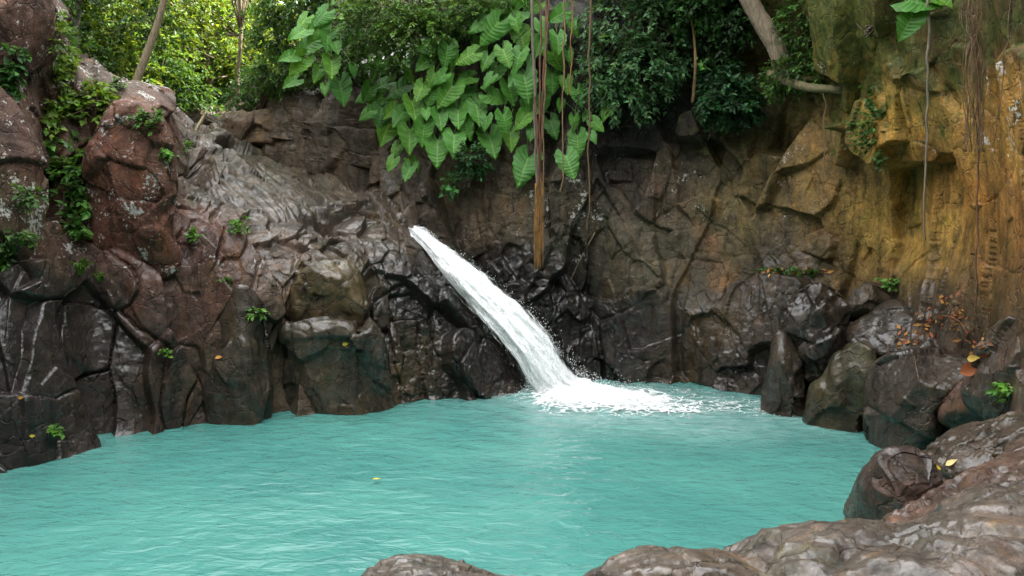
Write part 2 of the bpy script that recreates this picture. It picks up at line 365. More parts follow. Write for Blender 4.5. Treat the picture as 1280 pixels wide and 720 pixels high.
BACK = [
 C(215, (320, 250, 200, 180, 165, 150, 140, 140), (29, 29, 29, 29, 29.3, 29.6, 31, 36)),
 C(290, (320, 250, 200, 176, 162, 150, 138, 130), (26, 26, 26, 26, 26.2, 26.5, 27.5, 32)),
 C(380, (330, 270, 230, 200, 170, 140, 110, 96), (23, 23, 23, 23, 23.2, 23.4, 24, 28)),
 C(480, (420, 350, 290, 250, 200, 150, 90, 60), (20.6, 20.6, 20.6, 20.8, 21, 21.2, 21.8, 26)),
 C(570, (520, 470, 400, 320, 220, 130, 50, 10), (19.8, 19.8, 19.9, 20, 20.2, 20.4, 20.8, 25)),
 C(660, (530, 485, 400, 310, 210, 110, 20, -30), (18.9, 19, 19.3, 19.6, 19.9, 20.2, 20.6, 24)),
 C(760, (520, 475, 400, 300, 200, 100, 0, -70), (19.1, 19.2, 19.3, 19.6, 20, 20.3, 20.6, 24)),
 C(870, (530, 485, 400, 300, 200, 100, -20, -90), (18.3, 18.4, 18.6, 19, 19.3, 19.5, 19.4, 23)),
 C(960, (545, 500, 400, 300, 200, 100, -30, -100), (17.2, 17.3, 17.7, 18.3, 18.5, 18.6, 18.6, 22)),
 C(1060, (565, 520, 420, 300, 200, 100, -40, -110), (15.9, 16.1, 16.6, 17, 17, 16.9, 16.6, 20)),
 C(1160, (600, 540, 430, 300, 200, 100, -50, -120), (14.2, 14.4, 14.8, 15.3, 15.2, 15, 14.6, 18)),
 C(1225, (640, 560, 430, 300, 200, 80, -60, -140), (12.2, 12.6, 13, 13.5, 13.4, 13.1, 12.7, 16)),
 C(1290, (700, 600, 440, 310, 200, 80, -80, -160), (9.8, 10.1, 10.6, 11.2, 11.3, 11.1, 10.6, 14)),
 C(1450, (900, 760, 540, 350, 200, 60, -140, -220), (7, 7.3, 7.6, 7.9, 8, 7.9, 7.6, 11)),
 C(1800, (1300, 1100, 700, 420, 200, -20, -300, -380), (4.5, 4.7, 4.9, 5, 5, 4.9, 4.7, 8)),
]
def fill(seeds, boxes):
    """extra random joints between the named blocks"""
    out = list(seeds)
    for (x0, y0, x1, y1, sx, sy, ro, amp) in boxes:
        y = y0
        while y < y1:
            x = x0
            while x < x1:
                px = x+random.uniform(-.45, .45)*sx*2; py = y+random.uniform(-.45, .45)*sy*2
                if all(((px-s[0])/(s[2]*1.1))**2+((py-s[1])/(s[3]*1.1))**2 > 1 for s in seeds):
                    k = random.uniform(.7, 1.4)
                    out.append((px, py, sx*k, sy*random.uniform(.7, 1.4), ro+random.uniform(-25, 25), random.uniform(-.5, .5)*amp))
                x += sx*2
            y += sy*2
    return out
SL = [  # joints of the left bank: x, y, half width, half height, tilt, how far it stands out
 (15, 430, 30, 60, 0, .0), (48, 445, 30, 60, 5, .10), (20, 530, 40, 35, 0, .25), (80, 530, 34, 34, 10, .15), (120, 500, 26, 40, 0, -.10), (110, 430, 36, 46, 10, .05), (165, 470, 34, 70, -3, .05),
 (225, 385, 62, 46, -10, .12), (120, 360, 60, 22, 10, .0), (50, 350, 40, 22, 0, .1), (218, 480, 22, 46, 12, .02), (248, 508, 22, 28, 0, -.1), (295, 450, 34, 72, -14, .1), (350, 470, 22, 62, 12, -.22),
 (245, 300, 34, 40, 0, .0), (80, 280, 30, 60, 0, -.3), (20, 260, 34, 60, 0, .15), (25, 150, 40, 70, 12, .1), (20, 40, 40, 70, 15, .1), (75, 110, 24, 70, 8, -.12), (120, 100, 30, 30, 35, .0), (160, 140, 26, 26, 35, .1), (215, 185, 30, 26, 30, .1),
 (300, 330, 30, 36, 0, .05), (335, 350, 26, 36, 20, .1), (295, 285, 40, 24, 10, .05), (420, 460, 56, 60, 0, .05), (410, 370, 44, 40, 0, .08), (480, 460, 18, 60, -12, .0), (515, 450, 18, 62, -16, -.02), (545, 470, 18, 50, -18, .02)]
SL = fill(SL, [(250, 180, 500, 320, 24, 9, 24, .14), (440, 300, 680, 500, 17, 20, 40, .30), (-400, -150, 0, 800, 50, 60, 0, .3)])
SB = [  # joints of the cliff
 (320, 165, 40, 26, 0, .2), (390, 190, 40, 40, 10, .1), (450, 225, 40, 34, 10, .0), (510, 230, 40, 34, -10, .05), (590, 255, 46, 44, 30, .12), (645, 270, 40, 70, -10, .0), (715, 260, 36, 44, 0, .15), (700, 330, 44, 30, 0, .1), (610, 330, 26, 50, 10, -.1),
 (795, 95, 45, 60, 0, .15), (788, 165, 32, 30, 0, .22), (790, 215, 28, 34, 0, -.28), (825, 235, 18, 46, 14, .1), (850, 100, 30, 60, 10, -.1), (870, 160, 22, 22, 0, .45), (880, 210, 40, 40, -20, -.05), (875, 262, 26, 18, -20, .2), (930, 140, 44, 60, 15, .0), (955, 225, 26, 40, 20, .22),
 (985, 150, 22, 46, 25, -.25), (1010, 185, 22, 44, 25, .15), (1020, 230, 40, 34, 10, .05), (960, 290, 60, 24, 0, .02), (880, 305, 60, 22, 0, .05), (800, 300, 40, 24, 0, .05), (760, 330, 30, 40, 0, .0), (860, 355, 44, 34, -20, .1), (815, 395, 44, 36, -20, .12), (900, 430, 44, 36, 0, .2),
 (850, 450, 46, 30, 10, .05), (760, 420, 34, 40, 10, .1), (720, 420, 30, 40, 0, .1), (950, 400, 50, 44, 0, .35), (800, 460, 30, 24, 0, .0), (920, 480, 26, 26, 0, .1), (1090, 50, 44, 50, 0, .55), (1065, 110, 34, 30, 10, .15), (1135, 120, 40, 80, 6, .60), (1190, 120, 36, 60, 0, .35),
 (1180, 50, 40, 40, 0, .15), (1165, 190, 24, 16, 0, .3), (1090, 280, 50, 90, 0, .08), (1170, 300, 60, 100, 0, .0), (1215, 90, 26, 60, 0, .1), (1245, 200, 26, 60, 0, .15), (1265, 110, 26, 60, 0, .25), (1265, 280, 30, 60, 0, .2), (1240, 390, 40, 60, 30, .2), (1000, 60, 50, 50, 0, .1), (940, 50, 40, 50, 0, -.1)]
SB = fill(SB, [(500, 270, 760, 520, 22, 20, 20, .28), (760, 440, 980, 530, 17, 17, 10, .3), (780, 250, 1060, 380, 24, 16, 10, .12), (1280, -250, 1850, 900, 60, 70, 0, .3), (200, 100, 460, 260, 24, 18, 0, .2)])
left_bank, LV = net_sheet('rock_bank', LEFT, 900, 520, SL, .11, .85)
cliff, BV = net_sheet('cliff', BACK, 1040, 560, SB, .035, .8)

# surface look-up so plants and roots stand on the stone: nearest displaced vertex to a photo direction
LQ = proj(LV.reshape(-1, 3)); BQ = proj(BV.reshape(-1, 3))
def hit(px, py, which='back'):
    Q, V = (BQ, BV.reshape(-1, 3)) if which == 'back' else (LQ, LV.reshape(-1, 3))
    d = (Q[:, 0]-px)**2+(Q[:, 1]-py)**2
    k = np.argpartition(d, 14)[:14]
    k = k[d[k] < max(d[k].min()*4, 9)]
    return V[k[np.argmin(V[k, 1])]]

# ------------------------------------------------------------------ boulders
def ico(sub):
    import bmesh
    bm = bmesh.new(); bmesh.ops.create_icosphere(bm, subdivisions=sub, radius=1)
    V = np.array([v.co[:] for v in bm.verts]); Fs = np.array([[v.index for v in f.verts] for f in bm.faces]); bm.free()
    return V, Fs
ICO = {5: ico(5), 6: ico(6), 7: ico(7)}
def boulder(label, outline, Y, thick, gx=0., gy=0., sub=6, p=2.8, jag=.2, seeds=None, tint=None, prop=None, fa=1.0, seed=0, group=None, hard=.75, grow=1.0, cuts=0, groove=0.):
    """closed stone whose outline has its own distance (Y), lean (gx, gy metres per 100 px) and thickness"""
    U, Fs = ICO[sub]
    O = np.array(outline, float); c = O.mean(0); O = c+(O-c)*grow
    n = len(O); dense = cr(np.concatenate([O, O[:1]]), n*12)
    if n > 2:
        ext = np.concatenate([O[-1:], O, O[:2]]); dense = cr(ext, (n+2)*12); 
    an = np.arctan2(-(dense[:, 1]-c[1]), dense[:, 0]-c[0]); rr = np.hypot(*(dense-c).T)
    o = np.argsort(an); an = an[o]; rr = rr[o]
    an = np.concatenate([an-2*np.pi, an, an+2*np.pi]); rr = np.tile(rr, 3)
    pn = (np.abs(U)**p).sum(1)**(1/p)          # superquadric: flatter faces, rounded edges
    S = U/pn[:, None]
    ph = np.arctan2(S[:, 1], S[:, 0]); R = np.interp(ph, an, rr)
    rad = np.minimum(np.hypot(S[:, 0], S[:, 1])/np.maximum(np.maximum(np.abs(np.cos(ph)), np.abs(np.sin(ph)))**0, 1), 1.0)
    rad = np.hypot(U[:, 0], U[:, 1])/((np.hypot(U[:, 0], U[:, 1])**p+np.abs(U[:, 2])**p)**(1/p))
    dep = U[:, 2]/((np.hypot(U[:, 0], U[:, 1])**p+np.abs(U[:, 2])**p)**(1/p))
    px = c[0]+np.cos(ph)*R*rad; py = c[1]-np.sin(ph)*R*rad
    Yb = Y+gx*(px-c[0])/100+gy*(py-c[1])/100
    P = at(px, py, Yb)
    view = P-CAM; view /= np.linalg.norm(view, axis=1)[:, None]
    cg = random.Random(seed*7+3)
    for _ in range(cuts):      # broken planes across the front: corners knocked off
        a_ = cg.uniform(0, 6.283); nx, ny, nz_ = math.cos(a_)*.75, math.sin(a_)*.75, .66; lim = cg.uniform(.86, 1.12)
        s1 = np.cos(ph)*rad*nx+np.sin(ph)*rad*ny+dep*nz_
        dep = dep-np.maximum(s1-lim, 0)/nz_
    P = P - view*(dep*thick)[:, None]
    # normals
    a, b, d = P[Fs[:, 0]], P[Fs[:, 1]], P[Fs[:, 2]]
    fn = np.cross(b-a, d-a); Nn = np.zeros_like(P)
    for k in range(3): np.add.at(Nn, Fs[:, k], fn)
    Nn /= np.linalg.norm(Nn, axis=1)[:, None]+1e-9
    if (Nn*(P-P.mean(0))).sum() < 0: Nn = -Nn; Fs = Fs[:, ::-1]
    q = proj(P)
    size = np.ptp(P, axis=0).max()
    j = np.full(len(P), jag)
    D = np.zeros(len(P))
    for sc, a_, sd, wt in ((1.1/size*2, .36, 121+seed, .6*fa), (2.6/size*2, .30, 131+seed, .30*fa+.6*jag), (5., .2, 141+seed, .08+.9*jag)):
        pp = P*sc + .3*np.stack([vnoise(P*sc*1.4, sd+5), vnoise(P*sc*1.4+5, sd+6), vnoise(P*sc*1.4+8, sd+7)], -1)
        F1, F2, off, rn = voro(pp, sd)
        h = ((rn[:, :3]-.5)*off).sum(1)*1.5+(rn[:, 3]-.5)*.3*hard
        h = h*(hard+(1-hard)*(1-np.exp(-(F2-F1)*6))) - .10*np.exp(-((F2-F1)/.035)**2)*(rn[:, 3] > .6)
        D = D+h*a_/sc*wt
    D = D+.05*size*.3*fbm(P*2/size*1.2, 5, 151+seed)+.014*fbm(P*3, 5, 161)+.008*fbm(P*11, 3, 171)
    if groove: D = D-groove*np.exp(-(fbm(P*np.array([1.2, 1.7, 2.2])+seed, 4, 181)/.07)**2)+groove*1.2*fbm(P*np.array([2.5, 3.4, 3.])+seed, 5, 191)
    V = P+Nn*D[:, None]
    at_ = dress(P, q)
    if tint is not None: at_['tint'] = .35*at_['tint']+.65*stone(tint)
    if prop is not None: at_['prop'] = np.tile(np.array(prop, float), (len(P), 1))
    o = mk('boulder', V, Fs, ROCK, None, at_)
    base = V[np.argmin(V[:, 2])].copy(); base[:2] = V[:, :2].mean(0)
    center_on(o, base)
    return tag(o, label, 'boulder', group)
def Z7(*p): return [(900+x/2.058, 250+y/2.058) for x, y in p]

# left bank stones
boulder('tall rust-red boulder with white lichen blotches standing on the left bank', [(112, 335), (112, 250), (118, 190), (135, 142), (165, 132), (200, 158), (210, 210), (208, 270), (215, 330), (165, 345)], 15.75, .75, sub=7, p=6.4, jag=.35, tint=(.12, .066, .05), prop=(.35, .48, 0), grow=1.06, cuts=5, seed=1)
boulder('big square brown block at the waterline, widest block left of the waterfall', [(366, 575), (362, 440), (368, 412), (430, 405), (462, 420), (482, 470), (486, 568), (430, 574)], 16.6, .75, sub=7, p=8.4, jag=.06, tint=(.088, .074, .058), prop=(.8, 0, .04), grow=1.06, cuts=5, seed=2)
boulder('brownish rounded block resting on top of the big square waterline block', [(368, 410), (362, 370), (380, 336), (420, 326), (448, 340), (458, 385), (450, 408), (405, 416)], 17.1, .7, sub=6, p=6.0, jag=.25, tint=(.11, .088, .05), prop=(.8, 0, .12), grow=1.06, cuts=5, seed=3)
boulder('leaning slab with a pointed top and a small green sprig, left of a dark crack', [(246, 470), (275, 400), (297, 362), (322, 378), (335, 420), (324, 545), (310, 588), (280, 585)], 15.75, .55, sub=6, p=7.2, jag=.12, tint=(.078, .066, .054), prop=(.85, .05, .02), grow=1.06, cuts=5, seed=4)
boulder('small upright stone splitting the water at the lip of the waterfall', [(488, 300), (492, 276), (500, 266), (508, 278), (510, 300)], 19.5, .22, sub=5, p=5.2, jag=.3, tint=(.09, .075, .06), prop=(.9, 0, 0), grow=1.06, cuts=5, seed=11)
boulder('smooth brown rock at the head of the slab below the forest', [(268, 182), (276, 158), (292, 143), (335, 137), (352, 150), (356, 186), (310, 192)], 24.6, .8, p=5., jag=.05, tint=(.12, .09, .065), prop=(.4, .05, .1), seed=12, cuts=4)
# right bank stones
boulder('dark smooth pointed buttress rising from the water, leftmost stone of the right bank', Z7((118, 635), (122, 470), (150, 352), (190, 395), (214, 440), (218, 665), (170, 660)), 16.3, .7, gx=-.7, p=4.1, jag=.05, tint=(.06, .052, .038), prop=(.8, 0, .08), grow=1.10, cuts=7, hard=.7, seed=21)
boulder('knobbly dark stone broken into shiny steps on the right bank', Z7((165, 300), (195, 255), (240, 222), (300, 238), (330, 300), (310, 400), (262, 462), (218, 440), (195, 370)), 16.1, .6, gx=-.7, p=3.8, jag=.85, tint=(.065, .052, .042), prop=(1., 0, 0), grow=1.10, cuts=7, hard=.7, seed=22)
boulder('small dark pyramid-shaped stone topmost on the right bank', Z7((322, 300), (350, 240), (385, 214), (430, 232), (452, 262), (425, 290), (370, 305)), 15.9, .5, p=3.5, jag=.1, tint=(.07, .058, .048), prop=(.6, 0, .05), grow=1.10, cuts=7, hard=.7, seed=23)
boulder('long flat-topped dark block under the ochre wall strewn with fallen leaves', Z7((330, 345), (380, 292), (450, 264), (560, 268), (650, 310), (690, 350), (680, 420), (560, 425), (430, 420), (350, 400)), 15.2, .8, gx=-.9, gy=-.9, sub=7, p=3.8, jag=.4, tint=(.07, .058, .048), prop=(.85, 0, .04), grow=1.10, cuts=7, hard=.7, seed=24)
boulder('greenish ridged upright stone between the buttress and the largest rounded boulder', Z7((215, 680), (230, 500), (268, 460), (330, 385), (395, 410), (400, 500), (395, 740), (320, 720)), 15.3, .7, gx=-.9, p=4.1, jag=.15, tint=(.075, .066, .036), prop=(.75, 0, .15), grow=1.10, cuts=7, hard=.7, seed=25)
boulder('largest rounded grey boulder of the right bank with bluish sheen', Z7((385, 720), (385, 530), (402, 450), (445, 415), (530, 400), (640, 420), (668, 450), (610, 530), (575, 690), (470, 740)), 14.0, .95, gx=-.8, sub=7, p=4.1, jag=.06, tint=(.072, .06, .048), prop=(.85, 0, .02), grow=1.10, cuts=7, hard=.7, seed=26)
boulder('small reddish stone above the long flat rock beside a bright green seedling', Z7((578, 560), (600, 505), (660, 460), (715, 445), (755, 480), (760, 540), (700, 580), (640, 590)), 12.6, .6, gx=-.8, p=3.6, jag=.25, tint=(.12, .065, .05), prop=(.7, 0, .0), grow=1.10, cuts=7, hard=.7, seed=27)
boulder('dark stone leaning on the foot of the right cliff', [(1215, 500), (1225, 455), (1250, 420), (1290, 400), (1330, 430), (1330, 530), (1270, 545)], 11.4, .7, gx=-.8, p=3.9, jag=.2, tint=(.07, .055, .042), prop=(.8, 0, .05), grow=1.10, cuts=7, hard=.7, seed=28)
# foreground stones
boulder('long smooth wet slab with a thin pale vein behind the foreground rocks', [(1120, 588), (1160, 562), (1210, 540), (1280, 520), (1360, 530), (1360, 600), (1240, 612), (1160, 625)], 10.2, .55, gx=-1.0, gy=-.9, sub=7, p=2.7, jag=.3, tint=(.085, .068, .052), prop=(.8, 0, 0), hard=.25, cuts=2, groove=.05, seed=29)
boulder('dark blunt-nosed boulder jutting over the pool at right', [(1062, 695), (1066, 615), (1090, 572), (1128, 560), (1165, 572), (1178, 610), (1165, 695), (1110, 708)], 9.6, .75, gx=-.6, sub=7, p=3., jag=.02, tint=(.08, .055, .045), prop=(.8, 0, 0), hard=.0, cuts=2, groove=.0, seed=30)
boulder('red-brown wet slab in the foreground at the right edge', [(1100, 668), (1150, 622), (1215, 588), (1290, 548), (1400, 540), (1420, 650), (1280, 690), (1150, 700)], 8.0, .6, gx=-.9, gy=-1.4, sub=7, p=2.7, jag=.35, tint=(.155, .105, .085), prop=(.8, 0, 0), hard=.25, cuts=2, groove=.05, seed=31)
boulder('largest foreground rock, broad grey-brown hump filling the bottom right corner', [(850, 790), (895, 702), (960, 672), (1040, 656), (1120, 655), (1190, 640), (1260, 612), (1400, 600), (1560, 700), (1500, 980), (1150, 1020), (900, 950)], 6.3, 1.2, gx=-.25, gy=-.6, sub=7, p=2.6, jag=.4, tint=(.140, .122, .106), prop=(.8, 0, 0), hard=.25, cuts=2, groove=.05, seed=32)
boulder('low foreground rock at the bottom, left neighbour of the largest hump', [(728, 740), (760, 706), (800, 688), (850, 690), (920, 700), (990, 720), (1010, 800), (990, 900), (860, 950), (740, 880)], 6.2, .9, gy=-.5, sub=7, p=2.6, jag=.35, tint=(.140, .118, .10), prop=(.8, 0, 0), hard=.25, cuts=2, groove=.05, seed=33)
boulder('low foreground rock at the bottom, farthest left of the foreground stones', [(425, 760), (455, 708), (490, 691), (540, 694), (600, 706), (660, 728), (690, 800), (640, 890), (480, 880)], 6.2, .9, gy=-.5, sub=7, p=2.6, jag=.35, tint=(.138, .12, .102), prop=(.8, 0, 0), hard=.25, cuts=2, groove=.05, seed=34)

# ------------------------------------------------------------------ ground
WX = [-2500, -600, -60, 40, 110, 190, 240, 350, 400, 480, 570, 660, 870, 960, 1060, 1160, 1230, 1300, 1450, 1800, 4000]
WY = [5, 10, 18, 20, 23, 26, 31, 33, 30, 26.5, 25.5, 25, 24, 23, 21.5, 19.5, 17.5, 15.5, 12.5, 9.5, 5]
WZ = [9, 9, 8.5, 7.5, 6.2, 5.6, 5.2, 5.2, 5.6, 6.4, 7.2, 7.6, 8.4, 8.4, 8.2, 8, 7.8, 7.6, 7.5, 7.5, 7.5]
WS = [.5, .5, .5, .45, .36, .3, .26, .26, .3, .45, .5, .5, .5, .5, .5, .5, .5, .5, .5, .5, .5]
def ground_z(X, Y):
    X = np.asarray(X, float); Y = np.asarray(Y, float)
    Yc = np.maximum(Y, 2.); px = 640+F*X/Yc
    wy = np.interp(px, WX, WY); b = Y-wy
    z = np.interp(px, WX, WZ)+np.interp(px, WX, WS)*np.minimum(b, 60)
    z = np.where(b > 0, z, -2.2)
    z = np.where(Y < 3, np.maximum(np.where(np.abs(X) > 9, np.minimum(2+(np.abs(X)-9)*.6, 26), -2.2+np.clip(-Y*.4, 0, 4)), np.clip(2+(-Y-8)*.5, -3, 26)), z)
    return z
gx_ = np.concatenate([np.linspace(-260, -40, 30), np.linspace(-39, 39, 200), np.linspace(40, 260, 30)])
gy_ = np.concatenate([np.linspace(-200, -10, 25), np.linspace(-9, 60, 180), np.linspace(62, 300, 40)])
GX, GY = np.meshgrid(gx_, gy_, indexing='ij')
GP = np.stack([GX, GY, ground_z(GX, GY)], -1).reshape(-1, 3)
GP[:, 2] += np.where(GP[:, 2] > 0, .35*fbm(GP*np.array([.5, .5, 0]), 4, 201), 0)
m, nt = newmat('forest_soil'); n = N(nt)
pos = n('ShaderNodeNewGeometry').outputs['Position']
c = n.mix(n.mr(n.noise(pos, 3., 8, .65), .35, .65), (.035, .026, .016), (.085, .062, .034))
c = n.mix(n.mr(n.noise(pos, .8, 5, .6), .5, .62), c, (.035, .055, .016))
p = n('ShaderNodeBsdfPrincipled', {'Base Color': c, 'Roughness': .9, 'Normal': n('ShaderNodeBump', {'Height': n.noise(pos, 12, 6, .7), 'Distance': .08}).outputs[0]})
nt.links.new(p.outputs[0], n('ShaderNodeOutputMaterial').inputs[0])
tag(mk('ground', GP, grid_faces(len(gx_), len(gy_)), m), kind='structure')

# ------------------------------------------------------------------ water
IMP = onwater(715, 490)            # where the fall strikes the pool
wx = np.linspace(-15, 9, 420); wy = np.linspace(2.5, 22, 420)
XX, YY = np.meshgrid(wx, wy, indexing='ij')
W = np.stack([XX, YY, np.zeros_like(XX)], -1).reshape(-1, 3)
r = np.hypot(W[:, 0]-IMP[0], W[:, 1]-IMP[1])
dr = np.stack([W[:, 0]-IMP[0], W[:, 1]-IMP[1]], -1)
wob = fbm(W*.55, 3, 301)
rip = np.sin(r*8.5+wob*9)*np.exp(-r/5.)*.014
W[:, 2] = rip + .018*fbm(W*np.array([1.1, 1.9, 1]), 4, 311) + .010*fbm(W*np.array([3.2, 5.5, 1]), 3, 321) + .07*np.exp(-(r/1.4)**2)*fbm(W*3, 4, 331)
m, nt = newmat('milky_turquoise_water'); n = N(nt)
pos = n('ShaderNodeNewGeometry').outputs['Position']
c = n.mix(n.mr(n.noise(pos, .35, 3, .5), .35, .65), (.056, .202, .180), (.076, .248, .215))
ae = n('ShaderNodeSeparateColor', {0: n('ShaderNodeAttribute', attribute_name='aer').outputs['Color']}).outputs[0]
c = n.mix(n.math('MULTIPLY', n.math('MULTIPLY', ae, n.mr(n.noise(pos, 3.5, 6, .65), .3, .7, .4, 1.3)), .5, clamp=True), c, (.42, .56, .55))
h1 = n.noise(n.mapv(pos, (1., 1.9, 1.), (0, 0, .3)), 2.5, 4, .52, .6)
h2 = n.noise(n.mapv(pos, (1., 1.6, 1.), (0, 0, -.2)), 11., 4, .5, .3)
b1 = n('ShaderNodeBump', {'Height': h1, 'Strength': .5, 'Distance': .12}).outputs[0]
b2 = n('ShaderNodeBump', {'Height': h2, 'Strength': .25, 'Distance': .02, 'Normal': b1}).outputs[0]
p = n('ShaderNodeBsdfPrincipled', {'Base Color': c, 'Roughness': .05, 'IOR': 1.333, 'Normal': b2})
nt.links.new(p.outputs[0], n('ShaderNodeOutputMaterial').inputs[0])
ua = (W[:, 0]-IMP[0])*.94-(W[:, 1]-IMP[1])*.34; va = (W[:, 0]-IMP[0])*.34+(W[:, 1]-IMP[1])*.94
aer = np.exp(-(np.hypot((ua-.8)/np.where(ua > .8, 3.2, 1.9), (va+.5)/1.7)+.5*wob)**2)
tag(mk('water', W, grid_faces(420, 420), m, None, {'aer': aer}), kind='structure')

# foam that spreads from the foot of the fall
fxs = np.linspace(IMP[0]-2.2, IMP[0]+5.4, 460); fys = np.linspace(IMP[1]-3.4, IMP[1]+1.6, 320)
XX, YY = np.meshgrid(fxs, fys, indexing='ij'); Q = np.stack([XX, YY, np.zeros_like(XX)], -1).reshape(-1, 3)
dx = Q[:, 0]-IMP[0]; dy = Q[:, 1]-IMP[1]
wq = .35*fbm(Q*1.3, 4, 341)
u = dx*.94-dy*.34; v = dx*.34+dy*.94                        # drift to the right, a little towards the viewer
ell = np.hypot((u-.50)/np.where(u > .50, 2.1, 1.35), (v+.42)/1.12)+wq
dens = 1.35*np.exp(-(ell/1.05)**2.)
dens = np.maximum(dens, .66*np.exp(-(np.hypot((u-2.)/2.4, (v+.25)/.95)+wq)**2))
edge = np.interp(Q[:, 0], [onwater(870, 486)[0], onwater(950, 502)[0], onwater(1010, 530)[0], onwater(1080, 572)[0]], [onwater(870, 486)[1], onwater(950, 502)[1], onwater(1010, 530)[1], onwater(1080, 572)[1]])
dens = np.maximum(dens, .42*np.exp(-np.abs(Q[:, 1]-edge+.25)/.3)*(Q[:, 0] > 3.0))
z = .03+.012*fbm(Q*7, 4, 351)+.11*np.clip(dens-.45, 0, 1)*(.5+.5*fbm(Q*3.2, 5, 361))+(.20*np.exp(-(np.hypot(u-.05, v*1.1)/.55)**2)+.08*np.exp(-(np.hypot(u-.6, v)/.8)**2))*(.65+.6*fbm(Q*3.5+5, 5, 366))
Q[:, 2] = z
m, nt = newmat('foam'); n = N(nt)
pos = n('ShaderNodeNewGeometry').outputs['Position']
dn = n('ShaderNodeSeparateColor', {0: n('ShaderNodeAttribute', attribute_name='dens').outputs['Color']}).outputs[0]
vs = n('ShaderNodeTexVoronoi', {'Vector': n('ShaderNodeVectorMath', {0: pos, 1: n('ShaderNodeVectorMath', {0: n('ShaderNodeTexNoise', {'Vector': pos, 'Scale': 2.6, 'Detail': 5.}).outputs[1], 3: .9}, operation='SCALE').outputs[0]}, operation='ADD').outputs[0], 'Scale': 3.4}, feature='DISTANCE_TO_EDGE').outputs[0]
web = n.mr(vs, .0, .14, .34, -.10)
fn = n.math('ADD', n.math('ADD', dn, web), n.math('MULTIPLY', n.math('SUBTRACT', n.noise(pos, 9., 7, .68), .5), .9))
al = n.mr(fn, .42, 1.12)
p = n('ShaderNodeBsdfPrincipled', {'Base Color': (.86, .90, .90, 1), 'Roughness': .55, 'Alpha': al, 'Normal': n('ShaderNodeBump', {'Height': n.noise(pos, 16, 6, .7), 'Strength': .5, 'Distance': .05}).outputs[0]})
nt.links.new(p.outputs[0], n('ShaderNodeOutputMaterial').inputs[0])
tag(mk('foam', Q, grid_faces(460, 320), m, None, {'dens': dens}), 'white foam and bubbles spreading over the pool from the foot of the waterfall', 'foam', kind='stuff')

# the fall itself
m, nt = newmat('falling_water'); n = N(nt)
ft = n('ShaderNodeSeparateColor', {0: n('ShaderNodeAttribute', attribute_name='flow').outputs['Color']})
a_, l_, s_ = ft.outputs[0], ft.outputs[1], ft.outputs[2]       # across 0..1, along (m), solidity
vec = n('ShaderNodeCombineXYZ', {0: n.math('MULTIPLY', a_, 1.), 1: n.math('MULTIPLY', l_, .16), 2: s_}).outputs[0]
st = n.noise(vec, 13., 7, .66, .25); st2 = n.noise(vec, 34., 5, .6, .2)
hh = n.math('ADD', n.math('MULTIPLY', st, .7), n.math('MULTIPLY', st2, .3))
al = n.mr(n.math('ADD', hh, n.math('SUBTRACT', s_, .5)), .30, .58)
col = n.mix(n.mr(hh, .30, .52), (.86, .89, .92), (.95, .96, .97))
p = n('ShaderNodeBsdfPrincipled', {'Base Color': col, 'Roughness': .4, 'Alpha': al, 'Normal': n('ShaderNodeBump', {'Height': hh, 'Strength': .35, 'Distance': .08}).outputs[0]})
tr = n('ShaderNodeBsdfTranslucent', {'Color': (.85, .9, .92, 1)})
mx = n('ShaderNodeMixShader', {0: n.math('MULTIPLY', al, .08), 1: p.outputs[0], 2: tr.outputs[0]})
nt.links.new(mx.outputs[0], n('ShaderNodeOutputMaterial').inputs[0]); FALL = m
fall = tag(empty('waterfall', IMP), 'white waterfall sliding down the dark rocks into the turquoise pool', 'waterfall')
path = np.array([  # left edge x,y ; right edge x,y ; distance
 (503, 289, 519, 283, 19.75), (513, 299, 535, 292, 19.5), (530, 312, 551, 304, 19.2), (556, 347, 594, 335, 18.8), (588, 384, 632, 366, 18.5), (615, 414, 664, 396, 18.25),
 (640, 444, 690, 428, 18.05), (657, 470, 708, 455, 17.9), (668, 488, 728, 474, 17.85), (668, 502, 752, 490, 17.7)])
